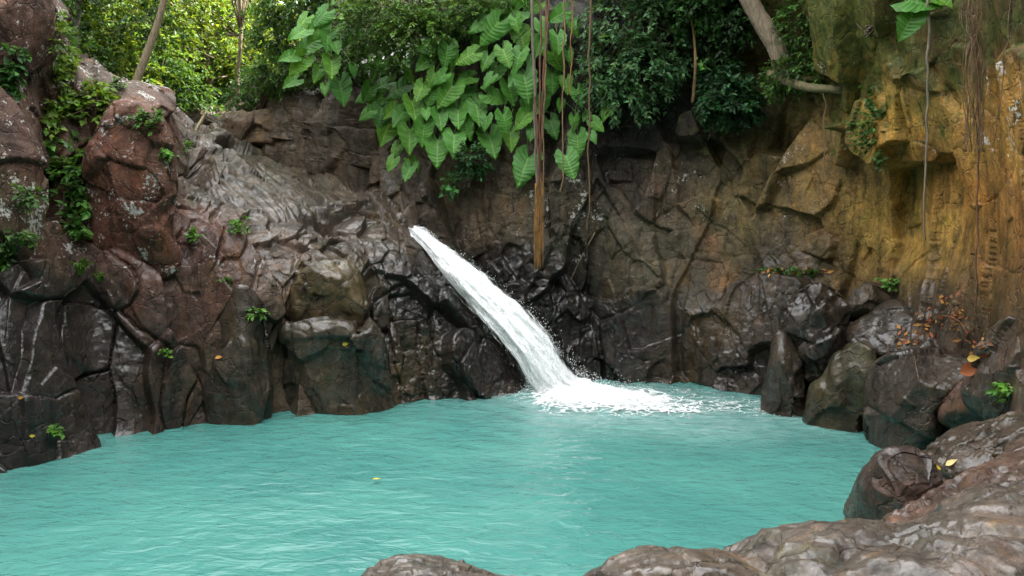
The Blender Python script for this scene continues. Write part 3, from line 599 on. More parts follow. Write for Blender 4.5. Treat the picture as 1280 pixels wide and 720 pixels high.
def fall_layer(name, grow, lift, sol, seed, wob, way=None):
    nl, na = 220, 46
    pp = cr(path if way is None else way, nl); pp[:, 4] -= np.interp(np.linspace(0, 1, nl), [0, .12, .4, .8, 1], [.05, .30, .28, .1, .0]); L = at(pp[:, 0], pp[:, 1], pp[:, 4]); R = at(pp[:, 2], pp[:, 3], pp[:, 4])
    mid = (L+R)/2; half = (R-L)/2
    s = np.concatenate([[0], np.cumsum(np.linalg.norm(np.diff(mid, axis=0), axis=1))])
    T = np.gradient(mid, axis=0); T /= np.linalg.norm(T, axis=1)[:, None]
    Nn = np.cross(half, T); Nn /= np.linalg.norm(Nn, axis=1)[:, None]+1e-9
    Nn *= np.sign((Nn*(CAM-mid)).sum(1))[:, None]
    t = np.linspace(-1, 1, na)
    V = mid[:, None]+half[:, None]*(t*grow)[None, :, None]
    hw = np.linalg.norm(half, axis=1)
    dome = (1-t**2)[None]*(hw*.38)[:, None]+.75*lift*np.interp(s/s[-1], [0, .15, 1], [.3, .8, 1])[:, None]
    st = np.stack([np.broadcast_to(t*3.2, (nl, na)), np.broadcast_to((s*.5)[:, None], (nl, na)), np.full((nl, na), seed*3.)], -1).reshape(-1, 3)
    dome = dome+(wob*fbm(st, 5, 400+seed)).reshape(nl, na)*np.interp(s/s[-1], [0, .2, 1], [.2, .8, 1.3])[:, None]
    V = V+Nn[:, None]*dome[..., None]
    V = V+half[:, None]*(.16*fbm(np.stack([st[:, 0]*.4, st[:, 1]*3, st[:, 2]], -1), 4, 430+seed)).reshape(nl, na)[..., None]
    edge_ = 1-np.abs(t)**3.
    solid = np.clip(sol*(.25+.75*edge_)[None]*np.interp(s/s[-1], [0, .1, .3, 1], [.9, 1, 1.0, 1.0])[:, None], 0, 1)
    fl = np.stack([np.broadcast_to((t*.5+.5)*hw[:, None]*1.3, (nl, na)), np.broadcast_to(s[:, None]+seed*7, (nl, na)), solid], -1).reshape(-1, 3)
    return mk(name, V.reshape(-1, 3)-IMP, grid_faces(nl, na), FALL, fall, {'flow': fl})
fall_layer('water_sheet', 1.0, .03, .98, 1, .06)
fall_layer('water_sheet', 1.12, .11, .66, 2, .10)
fall_layer('water_sheet', 1.34, .17, .47, 3, .17)
fall_layer('water_sheet', 1.62, .22, .36, 4, .22)
fall_layer('feeding_stream', 1., .05, .85, 5, .03, np.array([(482, 264, 486, 263, 20.1), (490, 270, 495, 267, 19.95), (498, 279, 505, 275, 19.8), (506, 292, 518, 287, 19.65)]))
# droplets thrown off the fall and around its foot
dV, dF = [], []
ov = np.array([(1, 0, 0), (-1, 0, 0), (0, 1, 0), (0, -1, 0), (0, 0, 1), (0, 0, -1)], float)
of = np.array([(0, 2, 4), (2, 1, 4), (1, 3, 4), (3, 0, 4), (2, 0, 5), (1, 2, 5), (3, 1, 5), (0, 3, 5)])
pp = cr(path, 200)
nd = 2100
for k in range(nd):
    if k < 650:
        i = int(200*random.betavariate(2.2, 1.0)) if k else 199
        i = min(i, 199); side = random.choice((-1, 1, 1, 1)); t = random.gauss(0, .20)
        e = pp[i]; w = e[2]-e[0]
        a = (e[2], e[3]) if side > 0 else (e[0], e[1])
        sp = abs(random.gauss(0, .22))*(.2+i/200)
        q = at(a[0]+side*sp*28, a[1]-side*sp*16-abs(t)*12, e[4]-random.uniform(0, .5))
    else:
        an = random.uniform(-math.pi, math.pi); rr = abs(random.gauss(0, .62))
        q = IMP+np.array([.15+rr*math.cos(an)*1.2, -.05+rr*math.sin(an)*.6, abs(random.gauss(0, .20))*math.exp(-rr*.7)+.03])
    s = random.uniform(.0025, .007)
    dV.append(q-IMP+ov*s*np.array([1, 1, random.uniform(1, 2.6)])); dF.append(of+6*k)
m, nt = newmat('droplets'); n = N(nt)
p = n('ShaderNodeBsdfPrincipled', {'Base Color': (.88, .91, .92, 1), 'Roughness': .3})
nt.links.new(p.outputs[0], n('ShaderNodeOutputMaterial').inputs[0])
o = mk('spray', np.concatenate(dV), np.concatenate(dF), m, fall); o['kind'] = 'stuff'

# ------------------------------------------------------------------ plants
bpy.context.view_layer.update(); DG = bpy.context.evaluated_depsgraph_get()
def cast(px, py):
    d = FWD + RT*((px-640)/F) + UP*((360-py)/F); d = d/np.linalg.norm(d)
    ok, loc, nor, _i, ob, _m = scene.ray_cast(DG, Vector(CAM), Vector(d))
    if not ok: return None, None, None
    nor = np.array(nor)
    if nor@d > 0: nor = -nor
    return np.array(loc), nor, ob
def unit(a): return a/(np.linalg.norm(a, axis=-1, keepdims=True)+1e-9)
def leaves_geo(B, D, Nrm, L, Wd, fold=.25):
    """vectorised folded leaves: base, direction, normal, length, half width"""
    D = unit(D); S_ = unit(np.cross(D, Nrm)); Nn = np.cross(S_, D)
    L = L[:, None]; Wd = Wd[:, None]
    v0 = B; v1 = B+D*L*.42+S_*Wd+Nn*Wd*fold; v2 = B+D*L-Nn*L*.12; v3 = B+D*L*.42-S_*Wd+Nn*Wd*fold
    V = np.stack([v0, v1, v2, v3], 1).reshape(-1, 3); k = np.arange(len(B))*4
    Fs = np.stack([np.stack([k, k+2, k+1], -1), np.stack([k, k+3, k+2], -1)], 1).reshape(-1, 3)
    return V, Fs
def sprays(C_, out, n_leaf, slen, lsize, col, var=.35, droop=.5, narrow=.30, rng=RNG):
    """leafy twigs: at every centre a twig that points outwards and sags, leaves alternate along it"""
    n = len(C_); d = unit(out+rng.normal(0, .45, (n, 3))); d[:, 2] -= droop*.5; d = unit(d)
    t = np.linspace(.05, 1, n_leaf)[None, :, None]
    sag = np.array([0, 0, -1.])*droop*slen*.5
    B = C_[:, None]+d[:, None]*slen*t+sag*t*t
    B = B+rng.normal(0, slen*.05, B.shape)
    side = unit(np.cross(d, np.array([0, 0, 1.])+rng.normal(0, .3, (n, 3))))
    sg = np.where(np.arange(n_leaf) % 2 == 0, 1., -1.)[None, :, None]
    D = d[:, None]*.7+side[:, None]*sg*.9+rng.normal(0, .3, B.shape); D[..., 2] -= droop*.5
    up = np.array([0, -.25, 1.])+rng.normal(0, .45, B.shape)
    B = B.reshape(-1, 3); L = lsize*rng.uniform(.6, 1.25, len(B))
    V, Fs = leaves_geo(B, D.reshape(-1, 3), up.reshape(-1, 3), L, L*narrow)
    tint = np.repeat(np.repeat(np.clip(rng.normal(1, var, (n, 1)), .35, 2), n_leaf, 0)*rng.uniform(.75, 1.3, (n*n_leaf, 1))*np.array(col)*(1+rng.normal(0, .10, (n*n_leaf, 3))), 4, 0)
    return V, Fs, np.clip(tint, .004, .5)
def blob_pts(blobs, n, rng=RNG, shell=.55):
    w = np.array([b[1][0]*b[1][1]*b[1][2] for b in blobs])**.7; w = w/w.sum()
    k = rng.choice(len(blobs), n, p=w); u = unit(rng.normal(0, 1, (n, 3))); r_ = rng.uniform(shell, 1, (n, 1))**.7
    c = np.array([b[0] for b in blobs])[k]; R = np.array([b[1] for b in blobs])[k]
    return c+u*r_*R, u
def bush(name, label, cat, blobs, n, nl, slen, lsize, col, base, mat=None, droop=.5, narrow=.3, twig=True, group=None, shell=.5):
    """blobs: (px, py, Y, rx px, ry px, depth m) clumps of foliage"""
    bl = []
    for (px, py, Y, rx, ry, rz) in blobs:
        k = Y/F; bl.append((at(px, py, Y), (rx*k, rz, ry*k)))
    base = np.asarray(base, float)
    root = tag(empty(name, base), label, cat, group)
    Cn, u = blob_pts(bl, n, shell=shell)
    V, Fs, T = sprays(Cn, u, nl, slen, lsize, col, droop=droop, narrow=narrow)
    mk('foliage', V-base, Fs, mat or LEAF, root, {'tint': T}, smooth_=False)
    if twig:
        mb = MB()
        for k in RNG.choice(n, min(n, 60), replace=False):
            e = Cn[k]; mid = (base+e)/2+np.array([0, 0, .12])+RNG.normal(0, .06, 3)
            P = cr(np.array([base+RNG.normal(0, .05, 3), mid, e]), 7); mb.tube(P, np.linspace(.014, .004, 7), 5, (.10, .075, .05))
        mb.build('stems', BARK, root, base)
    return root

# --- big heart-shaped leaves
def ear_mesh(var):
    nu, nv = 40, 25
    u = np.linspace(0, 1, nu)[:, None]; v = np.linspace(-1, 1, nv)[None]
    w = np.interp(u, [0, .06, .14, .26, .42, .6, .78, .9, .97, 1], [.17, .31, .40, .435, .41, .335, .215, .11, .045, .0])
    back = np.interp(u, [0, .1, .25, .5, 1], [.36, .33, .24, .10, .0])
    av = np.abs(v)
    wav = 1+.05*np.sin(u*40+var*2+np.sign(v))*av**2
    x = v*w*wav; y = u*1.0-back*av**1.4-.03
    lat = np.cos(2*math.pi*(u*8.5+.15))
    z = .16*av**1.2*w*2*(.6+.3*np.sin(var*3.)) - (.20+.08*math.sin(var*5))*u**2 - .10*av**2*np.sin(var*2+u*3) + .014*lat*av**.6*(1-av)*2.+.02*np.sin(u*23+var)*av**2
    vein = np.maximum(np.exp(-((av*w)/.016)**2), .62*np.clip((lat-.80)/.2, 0, 1)*(1-.5*av)*(av < .97))
    col = np.array([.062, .195, .030])*(1-vein[..., None])+np.array([.15, .32, .06])*vein[..., None]
    V = np.stack([x, y+0*v, z], -1).reshape(-1, 3)
    me_o = mk('leaf', V, grid_faces(nu, nv), EAR, None, {'tint': col.reshape(-1, 3)})
    me = me_o.data; bpy.data.objects.remove(me_o); return me
EARM = [ear_mesh(k*.7) for k in range(5)]
EARS = {  # zoomed photo coordinates (x/2.88+340, y/2.88): x, y, length, tip direction (deg from straight down, + right)
 'small separate elephant-ear plant hanging at the far left, left of the main leafy mass': [(215, 240, 88, 0), (95, 235, 92, -38), (70, 295, 70, -40), (250, 325, 108, 10), (190, 320, 45, 0), (130, 165, 110, -50), (60, 205, 72, -60), (235, 120, 80, -60), (255, 145, 62, 0), (290, 120, 66, -10), (295, 255, 42, 10), (165, 265, 62, -20), (200, 150, 74, -10), (95, 120, 84, -50), (160, 110, 90, -40), (232, 168, 60, 20), (110, 80, 70, -30), (180, 60, 80, -40)],
 'elephant-ear plant with overlapping tilted leaves on the left edge of the main leafy mass': [(455, 320, 100, -60), (345, 335, 72, -30), (375, 360, 74, -70), (380, 255, 82, -25), (410, 290, 70, -35), (430, 245, 92, -60), (480, 235, 92, -70), (340, 410, 62, -60), (330, 350, 60, -50), (500, 270, 62, 10), (390, 310, 80, -50), (545, 230, 74, -40)],
 'elephant-ear plant low on the left with bright yellow-green drooping leaves': [(390, 415, 92, -10), (410, 475, 108, -20), (495, 495, 112, 5), (545, 480, 92, 0), (460, 420, 84, -30), (510, 390, 96, 10), (555, 410, 52, 0), (430, 400, 70, -40), (525, 440, 60, -15)],
 'pair of small elephant-ear leaves on the bare rock below the leafy mass': [(430, 590, 60, -30), (445, 540, 62, -20), (490, 620, 72, -10), (510, 590, 62, 30)],
 'elephant-ear plant with glossy dark leaves in the middle of the leafy mass': [(630, 340, 112, -30), (570, 345, 88, -10), (535, 325, 82, -20), (575, 285, 72, -30), (605, 280, 64, -60), (695, 285, 74, -70), (605, 430, 82, -5), (670, 420, 92, 10), (700, 330, 72, -20), (720, 370, 76, -60), (640, 260, 60, 10), (650, 380, 70, 20)],
 'elephant-ear plant whose large bright leaves hang lowest in the middle': [(595, 540, 122, 5), (655, 515, 112, 0), (700, 460, 82, 20), (740, 405, 102, 10), (790, 515, 116, 5), (770, 440, 60, -10)],
 'elephant-ear plant at the top with pale broad leaves just under the shrub': [(560, 170, 84, -70), (610, 120, 84, -20), (665, 100, 92, -10), (630, 195, 92, -5), (645, 215, 72, 0), (700, 205, 88, -60), (745, 180, 74, -20), (590, 90, 70, -40), (620, 70, 70, -60)],
 'elephant-ear plant topmost beside the hanging roots with the broadest pale leaves': [(790, 110, 118, -40), (760, 70, 84, -50), (850, 45, 112, -80), (900, 140, 98, 10), (930, 30, 90, -60), (745, 90, 80, -60), (840, 100, 70, -30), (700, 40, 74, -40), (800, 30, 80, -70), (880, 85, 64, 20)],
 'elephant-ear plant left of the thick hanging roots with upright dark leaves': [(840, 200, 88, 20), (885, 215, 88, -20), (805, 260, 92, -15), (915, 305, 122, 0), (860, 335, 92, 10), (805, 350, 92, 75), (960, 165, 74, -10), (870, 280, 70, -30), (780, 290, 60, -40), (770, 220, 66, -20), (930, 215, 60, 0)],
 'elephant-ear plant low on the left side of the hanging roots with one torn brown-edged leaf': [(840, 440, 84, 10), (905, 430, 94, -50), (860, 500, 84, -5), (910, 600, 132, -15), (920, 385, 60, 20), (935, 480, 60, -10)],
 'elephant-ear plant behind the thin vines right of the hanging roots': [(1030, 150, 84, 0), (1025, 215, 94, 40), (1010, 290, 88, 0), (1030, 55, 84, -60), (1060, 305, 64, 0), (975, 380, 72, -10), (1105, 345, 74, 10), (1040, 380, 44, 0), (1090, 100, 60, 20), (1000, 330, 60, -20), (970, 100, 70, 10), (1070, 200, 50, 20)],
 'elephant-ear plant lowest on the right beyond the hanging roots': [(1010, 455, 84, 20), (1100, 515, 92, 5), (1070, 590, 108, 10), (1155, 495, 48, 20), (1090, 440, 54, 0), (1170, 450, 62, 50), (1200, 410, 52, -20), (1130, 420, 40, -30)]}
for label, lv in EARS.items():
    xs = [340+a[0]/2.88 for a in lv]; ys = [a[1]/2.88 for a in lv]
    cx, cy = np.mean(xs), np.mean(ys)-12
    rootp = hit(cx, cy)+np.array([0, -.05, 0])
    root = tag(empty('elephant_ear_plant', rootp), label, 'plant', 'elephant-ear plants covering the cliff')
    for (zx, zy, ln, roll) in lv:
        px, py = 340+zx/2.88, zy/2.88
        wallY = hit(px, py)[1]
        Y = (wallY if 'far left' not in label else 20.9)-random.uniform(.30, .85)-max(0, (90-py))/90*.25
        L = ln/2.88*Y/F*.90
        r_ = math.radians(roll+random.uniform(-8, 8)); vw = unit(at(px, py, Y)-CAM)
        nrm = unit(-vw*1.0+np.array([random.uniform(-.35, .35), 0, random.uniform(.25, .85)]))
        tip = RT*math.sin(r_)-UP*math.cos(r_); tip = unit(tip-nrm*(tip@nrm)); sx = np.cross(tip, nrm)
        org = at(px, py, Y)-tip*L*.36
        M = Matrix(((sx[0]*L, tip[0]*L, nrm[0]*L, org[0]-rootp[0]), (sx[1]*L, tip[1]*L, nrm[1]*L, org[1]-rootp[1]), (sx[2]*L, tip[2]*L, nrm[2]*L, org[2]-rootp[2]), (0, 0, 0, 1)))
        o = bpy.data.objects.new('leaf', random.choice(EARM)); COL.objects.link(o); o.parent = root; o.matrix_local = M
        if 'torn' in label and ln == 132: o['label'] = 'torn leaf with a brown edge'
        # stalk from the crown of the plant, arching over to the leaf
        a0 = rootp+np.array([random.uniform(-.15, .15), 0, random.uniform(-.1, .2)]); b0 = org
        mid = (a0+b0)/2+np.array([0, -.18, .22])-tip*.15
        mb = MB(); mb.tube(cr(np.array([a0, mid, b0-tip*.02]), 9)-rootp, np.linspace(.013, .007, 9), 5, (.09, .17, .045)); mb.build('stalk', LEAF, root)

# --- shrubs on the cliff
G1 = (.080, .160, .034); G2 = (.062, .140, .058); G3 = (.065, .140, .034); G4 = (.12, .22, .035)
def wallp(px, py, d=.0): return hit(px, py)+np.array([0, -d, 0])
bush('shrub', 'fine-leaved yellowish-green shrub overhanging the top of the elephant-ear leaves', 'shrub', [(470, 25, 20.0, 45, 30, .7), (520, 40, 19.8, 45, 26, .7), (570, 15, 20.0, 40, 24, .7), (490, 0, 20.2, 50, 30, .8), (610, -10, 20., 50, 26, .7), (450, 45, 20.6, 14, 12, .3)], 1500, 11, .26, .095, G1, wallp(520, 30), droop=.4)
bush('shrub', 'loose green shrub above the small separate elephant-ear plant at left', 'shrub', [(430, 66, 21.9, 26, 18, .4), (455, 78, 22.2, 44, 14, .7), (395, 80, 23.2, 34, 16, .7), (350, 92, 24.2, 26, 18, .6), (370, 0, 22.2, 40, 26, .8), (420, -5, 22., 34, 30, .8), (340, 30, 23., 26, 24, .6)], 980, 11, .32, .13, G3, wallp(400, 60), droop=.5)
bush('shrub', 'dense bluish-green shrub drooping down the dark cliff right of the hanging roots', 'shrub', [(775, 20, 19.3, 42, 36, .7), (830, 20, 19.1, 34, 30, .7), (765, 75, 19.2, 30, 36, .6), (808, 80, 19.1, 34, 34, .6), (780, 122, 19.1, 26, 16, .4), (840, 60, 19.1, 20, 26, .5), (752, 105, 19.3, 18, 30, .4), (800, -30, 19.4, 60, 36, .8), (815, 112, 19.1, 16, 18, .3)], 720, 10, .30, .125, G2, wallp(790, 30), droop=.75)
bush('shrub', 'rounded green bush growing on a small ledge of the dark cliff', 'shrub', [(912, 118, 18.5, 28, 26, .5), (900, 95, 18.6, 20, 20, .4), (925, 132, 18.4, 20, 18, .4), (895, 135, 18.4, 14, 14, .3)], 420, 10, .24, .12, (.032, .088, .036), wallp(905, 145), droop=.5)
bush('shrub', 'shrub with small bright leaves around the foot of the leaning trunk', 'shrub', [(985, 90, 17.6, 22, 14, .4), (1020, 80, 17.3, 26, 20, .5), (1050, 55, 17.0, 26, 30, .5), (1010, 30, 17.6, 36, 34, .6), (1055, 10, 17.0, 34, 28, .6), (965, 100, 17.8, 14, 12, .3)], 760, 10, .24, .10, G3, wallp(1000, 95), droop=.5)
bush('shrub', 'leafy shrub hanging over the top of the cliff left of the leaning trunk', 'shrub', [(880, 10, 18.7, 34, 26, .6), (920, 20, 18.5, 26, 30, .5), (900, 50, 18.7, 16, 16, .3), (870, -20, 18.8, 50, 24, .7)], 520, 10, .3, .115, (.035, .085, .028), wallp(900, 20), droop=.6)
bush('shrub', 'trailing bright green shrub at the top edge of the mossy bulging rock', 'shrub', [(1085, 18, 16.2, 20, 26, .3), (1120, 5, 15.6, 30, 16, .4), (1082, 98, 16.3, 10, 14, .2), (1180, -5, 14.9, 44, 18, .5)], 300, 9, .22, .09, G4, wallp(1085, 40), droop=.6)
bush('shrub', 'dark spreading shrub beside the upstream rock at the forest edge', 'shrub', [(322, 105, 25.5, 18, 22, .6), (345, 85, 24.6, 18, 24, .6), (300, 122, 25.5, 12, 12, .4)], 300, 10, .30, .13, (.075, .17, .045), wallp(325, 140), droop=.5)
bush('small_shrub', 'small round shrub below the lowest elephant-ear leaves in the middle', 'shrub', [(590, 198, 19.4, 18, 15, .25), (600, 210, 19.4, 9, 7, .15)], 130, 9, .16, .085, (.035, .10, .035), wallp(592, 213), droop=.3)
bush('seedling', 'small seedling with oval leaves on the bare rock below the round shrub', 'seedling', [(565, 230, 19.6, 8, 9, .12)], 14, 6, .16, .15, (.05, .15, .04), wallp(566, 240), narrow=.34)
# --- creepers on the left bank, leaf by leaf on the stone
def creeper(name, label, cat, patches, size, col, nl=7, slen=.16, group=None, lift=.06, narrow=.36, kids='foliage', up=.3, stems=False):
    pts, outs = [], []
    for (px, py, rx, ry, k) in patches:
        for _ in range(k):
            a = random.uniform(0, 6.283); r_ = math.sqrt(random.random())
            loc, nor, ob = cast(px+rx*r_*math.cos(a), py+ry*r_*math.sin(a))
            if loc is None or loc[1] > 24: continue
            pts.append(loc+nor*lift*random.uniform(.2, 1.4)); outs.append(nor+np.array([0, 0, up]))
    pts = np.array(pts); outs = np.array(outs); base = pts[np.argmin(pts[:, 2])]
    root = tag(empty(name, base), label, cat, group)
    V, Fs, T = sprays(pts, outs, nl, slen, size, col, droop=.6, narrow=narrow)
    mk(kids, V-base, Fs, LEAF, root, {'tint': T}, smooth_=False)
    if stems:
        mb = MB(); o_ = np.argsort(pts[:, 2])
        for _ in range(stems):
            ch = pts[np.sort(RNG.choice(len(pts), min(6, len(pts)), replace=False))]; ch = ch[np.argsort(ch[:, 2])]
            mb.tube(cr(ch, 24)-base, .008, 5, (.12, .08, .05))
        mb.build('stems', BARK, root)
    return root
creeper('creeper', 'green creeper trailing down the ridge of the rust-brown rock at upper left', 'creeper', [(70, 40, 8, 24, 20), (80, 75, 15, 14, 34), (68, 92, 8, 18, 16), (86, 62, 10, 12, 14)], .10, G4, stems=5)
creeper('creeper', 'bright leafy plant spilling over the ledge above the fern on the left rock', 'creeper', [(95, 132, 36, 16, 56), (110, 118, 22, 10, 22), (60, 152, 14, 10, 14), (130, 128, 10, 10, 10)], .13, G4, lift=.14, stems=6)
creeper('fern', 'bright green fern hanging down the dark cleft at left, below the leafy ledge', 'fern', [(86, 213, 20, 10, 34), (94, 240, 22, 20, 44), (95, 288, 9, 14, 14), (72, 185, 6, 10, 8), (103, 185, 5, 10, 6)], .15, (.07, .17, .035), lift=.16, stems=4)
creeper('fern', 'small fern with broad fronds at the left edge of the rock', 'fern', [(6, 90, 10, 12, 20), (14, 70, 10, 10, 10)], .14, (.05, .14, .04), lift=.1)
creeper('fern', 'low dark fern at the left edge above the pale lichen rock', 'fern', [(12, 300, 16, 14, 34), (4, 322, 10, 8, 12), (26, 245, 10, 8, 12)], .11, G3, lift=.1)
creeper('creeper', 'tiny-leaved creeper on the ridge above the rust-red boulder', 'creeper', [(186, 150, 14, 12, 30), (140, 108, 8, 8, 12)], .09, G3)
for px, py, s, lab in ((320, 393, 9, 'small bright sprig on the pointed leaning slab'), (298, 283, 13, 'pale yellowish tuft on the sloping slab beside the lichen patch'), (245, 293, 8, 'small green sprig right of the rust-red boulder'), (283, 352, 5, 'tiny green sprout in the crack under the sloping slab'), (208, 186, 6, 'tiny plant at the top right corner of the rust-red boulder'), (1258, 482, 9, 'bright green seedling on the reddish stone at the right edge'), (1113, 352, 7, 'tiny seedling at the foot of the ochre wall'), (64, 535, 6, 'bright sprout low on the wet bank near the far left waterline'), (202, 440, 4, 'tiny sprout in a crack just left of the leaning pointed slab'), (230, 180, 5, 'tiny tuft on the upper end of the slab')):
    creeper('seedling', lab, 'seedling', [(px, py, s, s*.7, int(5+s))], .085, (.085, .20, .035), nl=5, slen=.12, lift=.05)
creeper('weeds', 'thin row of low weeds along the ledge where ochre wall meets dark rock', 'weeds', [(965, 338, 20, 3, 26), (1005, 338, 26, 3, 30), (1075, 170, 10, 22, 20)], .07, (.06, .14, .03), nl=5, slen=.1, lift=.04)
creeper('fern', 'narrow trail of small plants down the mossy right-hand rock joint', 'fern', [(1092, 140, 8, 30, 30), (1095, 185, 8, 16, 14)], .09, (.05, .12, .03), lift=.05)
def grass(label, px, py, w_, n_, ln, group=None):
    mb = MB(); base = None
    for k in range(n_):
        loc, nor, ob = cast(px+random.gauss(0, w_), py+random.gauss(0, 3))
        if loc is None: continue
        if base is None: base = loc
        loc = base+(loc-base)*.25
        d = unit(nor*.6+np.array([random.gauss(0, .45), -.2, 1.])); e = loc+d*ln*random.uniform(.5, 1.1); m_ = (loc+e)/2+np.array([0, 0, ln*.15]); e = e-np.array([0, .05, ln*.2])
        P = cr(np.array([loc, m_, e]), 6); s_ = unit(np.cross(d, np.array([0, 1., 0])))*.012
        wv = np.array([1, 1, .9, .7, .4, .08])[:, None]; V = np.concatenate([P-s_*wv, P+s_*wv])
        mb.add(V-base, [(i, i+1, i+7, i+6) for i in range(5)], np.array((.11, .20, .04))*random.uniform(.7, 1.3))
    root = tag(empty('grass_tuft', base), label, 'grass', group); o = mb.build('blades', LEAF, root)
grass('bright grass tuft on the ledge below the long fern at left', 97, 342, 5, 46, .42)
grass('short pale grass on the ledge right of the bright grass tuft', 128, 347, 5, 22, .28)
grass('thin grass beside the pale tuft on the sloping slab', 305, 290, 4, 22, .30)
# one broad pale leaf and its stalk at the top right
rootp = wallp(1150, 5)
root = tag(empty('elephant_ear_plant', rootp), 'lone elephant-ear plant with one pale drooping leaf on the mossy rock at upper right', 'plant')
for (px, py, ln, roll, tw) in ((1135, 30, 38, -28, .3), (1150, 3, 44, 70, .8), (1172, -4, 36, 40, .8)):
    Y = rootp[1]-.5; L = ln*Y/F; r_ = math.radians(roll); vw = unit(at(px, py, Y)-CAM)
    nrm = unit(-vw+np.array([.2, 0, tw])); tip = RT*math.sin(r_)-UP*math.cos(r_); tip = unit(tip-nrm*(tip@nrm)); sx = np.cross(tip, nrm); org = at(px, py, Y)-tip*L*.36
    o = bpy.data.objects.new('leaf', EARM[1]); COL.objects.link(o); o.parent = root
    o.matrix_local = Matrix([[sx[i]*L, tip[i]*L, nrm[i]*L, org[i]-rootp[i]] for i in range(3)]+[[0, 0, 0, 1]])
    mb = MB(); mb.tube(cr(np.array([rootp, (rootp+org)/2+np.array([0, -.1, .15]), org]), 9)-rootp, np.linspace(.016, .008, 9), 5, (.10, .17, .06)); mb.build('stalk', LEAF, root)

# --- hanging roots and vines
def vine(label, pts, off, rad, tint, name='hanging_vine', strands=1, spread=0., jit=.1, group='vines hanging down the cliff'):
    """pts: photo points down the vine; off: how far it hangs clear of the cliff"""
    ys = [hit(p[0], max(p[1], 5))[1]-off for p in pts]; Y = min(ys)
    top = at(pts[0][0], pts[0][1], Y)
    root = empty(name, top) if strands > 1 else None
    for k in range(strands):
        P = np.array([at(px+random.gauss(0, spread), py, Y+random.gauss(0, spread*.012)) for px, py in pts])
        n_ = max(20, int(abs(pts[-1][1]-pts[0][1])/6))
        P = cr(P, n_); P[:, 0] += .03*np.array([vnoise(np.array([[i*.35, k*9.1, pts[0][0]]]), 3)[0] for i in range(n_)])
        mb = MB(); mb.tube(P-top, rad*np.linspace(1, .6, n_)*random.uniform(.7, 1.3), 6, np.array(tint)*random.uniform(.75, 1.25), jit)
        o = mb.build('strand' if root else name, BARK, root)
        if not root: o.location = top; tag(o, label, 'vine', group)
    if root: tag(root, label, 'vine', group)
    return root
TAN = (.17, .105, .055); GRY = (.15, .125, .10); RDB = (.13, .060, .035); ORA = (.32, .16, .045)
Yv = 18.6; top = at(674, -60, Yv)
root = tag(empty('hanging_roots', top), 'thick bundle of reddish-brown hanging roots ending in an orange frayed tip', 'vine', 'vines hanging down the cliff')
for k, (pl, rd, tn) in enumerate((([(663, -60), (667, 60), (669, 160), (671, 250), (672, 300)], .034, GRY), ([(685, -60), (682, 60), (677, 150), (675, 250), (675, 310)], .032, RDB), ([(676, -60), (675, 90), (674, 180), (676, 280)], .022, RDB), ([(690, -60), (682, 80), (679, 190), (679, 270)], .017, TAN), ([(668, 120), (673, 200), (674, 290)], .022, RDB))):
    P = cr(np.array([at(a, b, Yv-.02*k) for a, b in pl]), 46); P[:, :2] += .018*np.stack([vnoise(np.stack([np.arange(46)*.45+k*9, np.full(46, k*1.), np.zeros(46)], -1), 5), vnoise(np.stack([np.arange(46)*.45+k*9, np.full(46, k*2.), np.zeros(46)], -1), 6)], -1)
    mb = MB(); mb.tube(P-top, np.linspace(1, .75, 46)*rd, 8, tn, .12); mb.build('root', BARK, root)
mb = MB()
for k in range(52):
    x0 = random.uniform(669, 679); y0 = random.uniform(215, 290); y1 = min(336, y0+random.uniform(40, 90)); x1 = x0+random.gauss(0, 2.)
    P = cr(np.array([at(x0, y0, Yv-.03), at((x0+x1)/2+random.gauss(0, 1), (y0+y1)/2, Yv-.05+random.gauss(0, .03)), at(x1, y1, Yv-.03)]), 9); mb.tube(P-top, np.linspace(.011, .004, 9), 5, np.array(ORA)*random.uniform(.6, 1.3))
o = mb.build('frayed_tip', BARK, root)
vine('thin tan vine just right of the thick hanging roots', [(707, -40), (705, 60), (704, 140), (703, 220), (701, 240)], .95, .016, TAN)
vine('short orange-tan vine ending among the leaves right of the hanging roots', [(714, -40), (714, 40), (713, 120)], 1.0, .014, ORA)
vine('straight tan vine hanging alone between the leaves and the bluish shrub', [(737, -40), (737, 60), (736, 160), (735, 290)], .95, .019, TAN)
vine('slender vine hanging through the small separate elephant-ear plant', [(411, -20), (410, 60), (409, 150)], 1.0, .012, TAN)
vine('faint brown rootlet trailing down bare rock below the small elephant-ear plant', [(407, 100), (407, 140), (406, 178)], .12, .009, GRY)
vine('very thin grey vine left of the ledge bush', [(886, -20), (886, 60), (887, 120), (886, 175)], .5, .009, GRY)
vine('very thin pale vine hanging below the log on the right wall', [(1031, 108), (1031, 160), (1030, 240)], .25, .010, TAN)
vine('long grey vine hanging straight down over the mossy bulge to the ochre wall', [(1162, -30), (1160, 60), (1158, 180), (1157, 300)], .3, .020, GRY)
vine('curtain of many fine brown aerial roots hanging at the upper right', [(1216, -50), (1217, 20), (1216, 80), (1217, 190)], .5, .007, TAN, 'hanging_roots', 24, 9.)
vine('long dark root reaching from the aerial root curtain down to the ledge', [(1219, 20), (1222, 160), (1222, 290), (1221, 400)], .35, .020, RDB)
vine('thin slanting vine at the far right crossing the aerial roots', [(1264, -20), (1255, 80), (1240, 180)], .4, .011, TAN)
def stick(label, pl, rad, tint, cat='branch', lift=.03, name='branch', Y=None):
    P = []
    for a, b in pl:
        loc, nor, _o = cast(a, b); P.append(loc+nor*lift if Y is None else at(a, b, Y))
    base = P[0]; mb = MB(); mb.tube(cr(np.array(P), 20)-base, np.linspace(rad, rad*.5, 20), 6, tint, .12); o = mb.build(name, BARK); o.location = base; tag(o, label, cat); return o
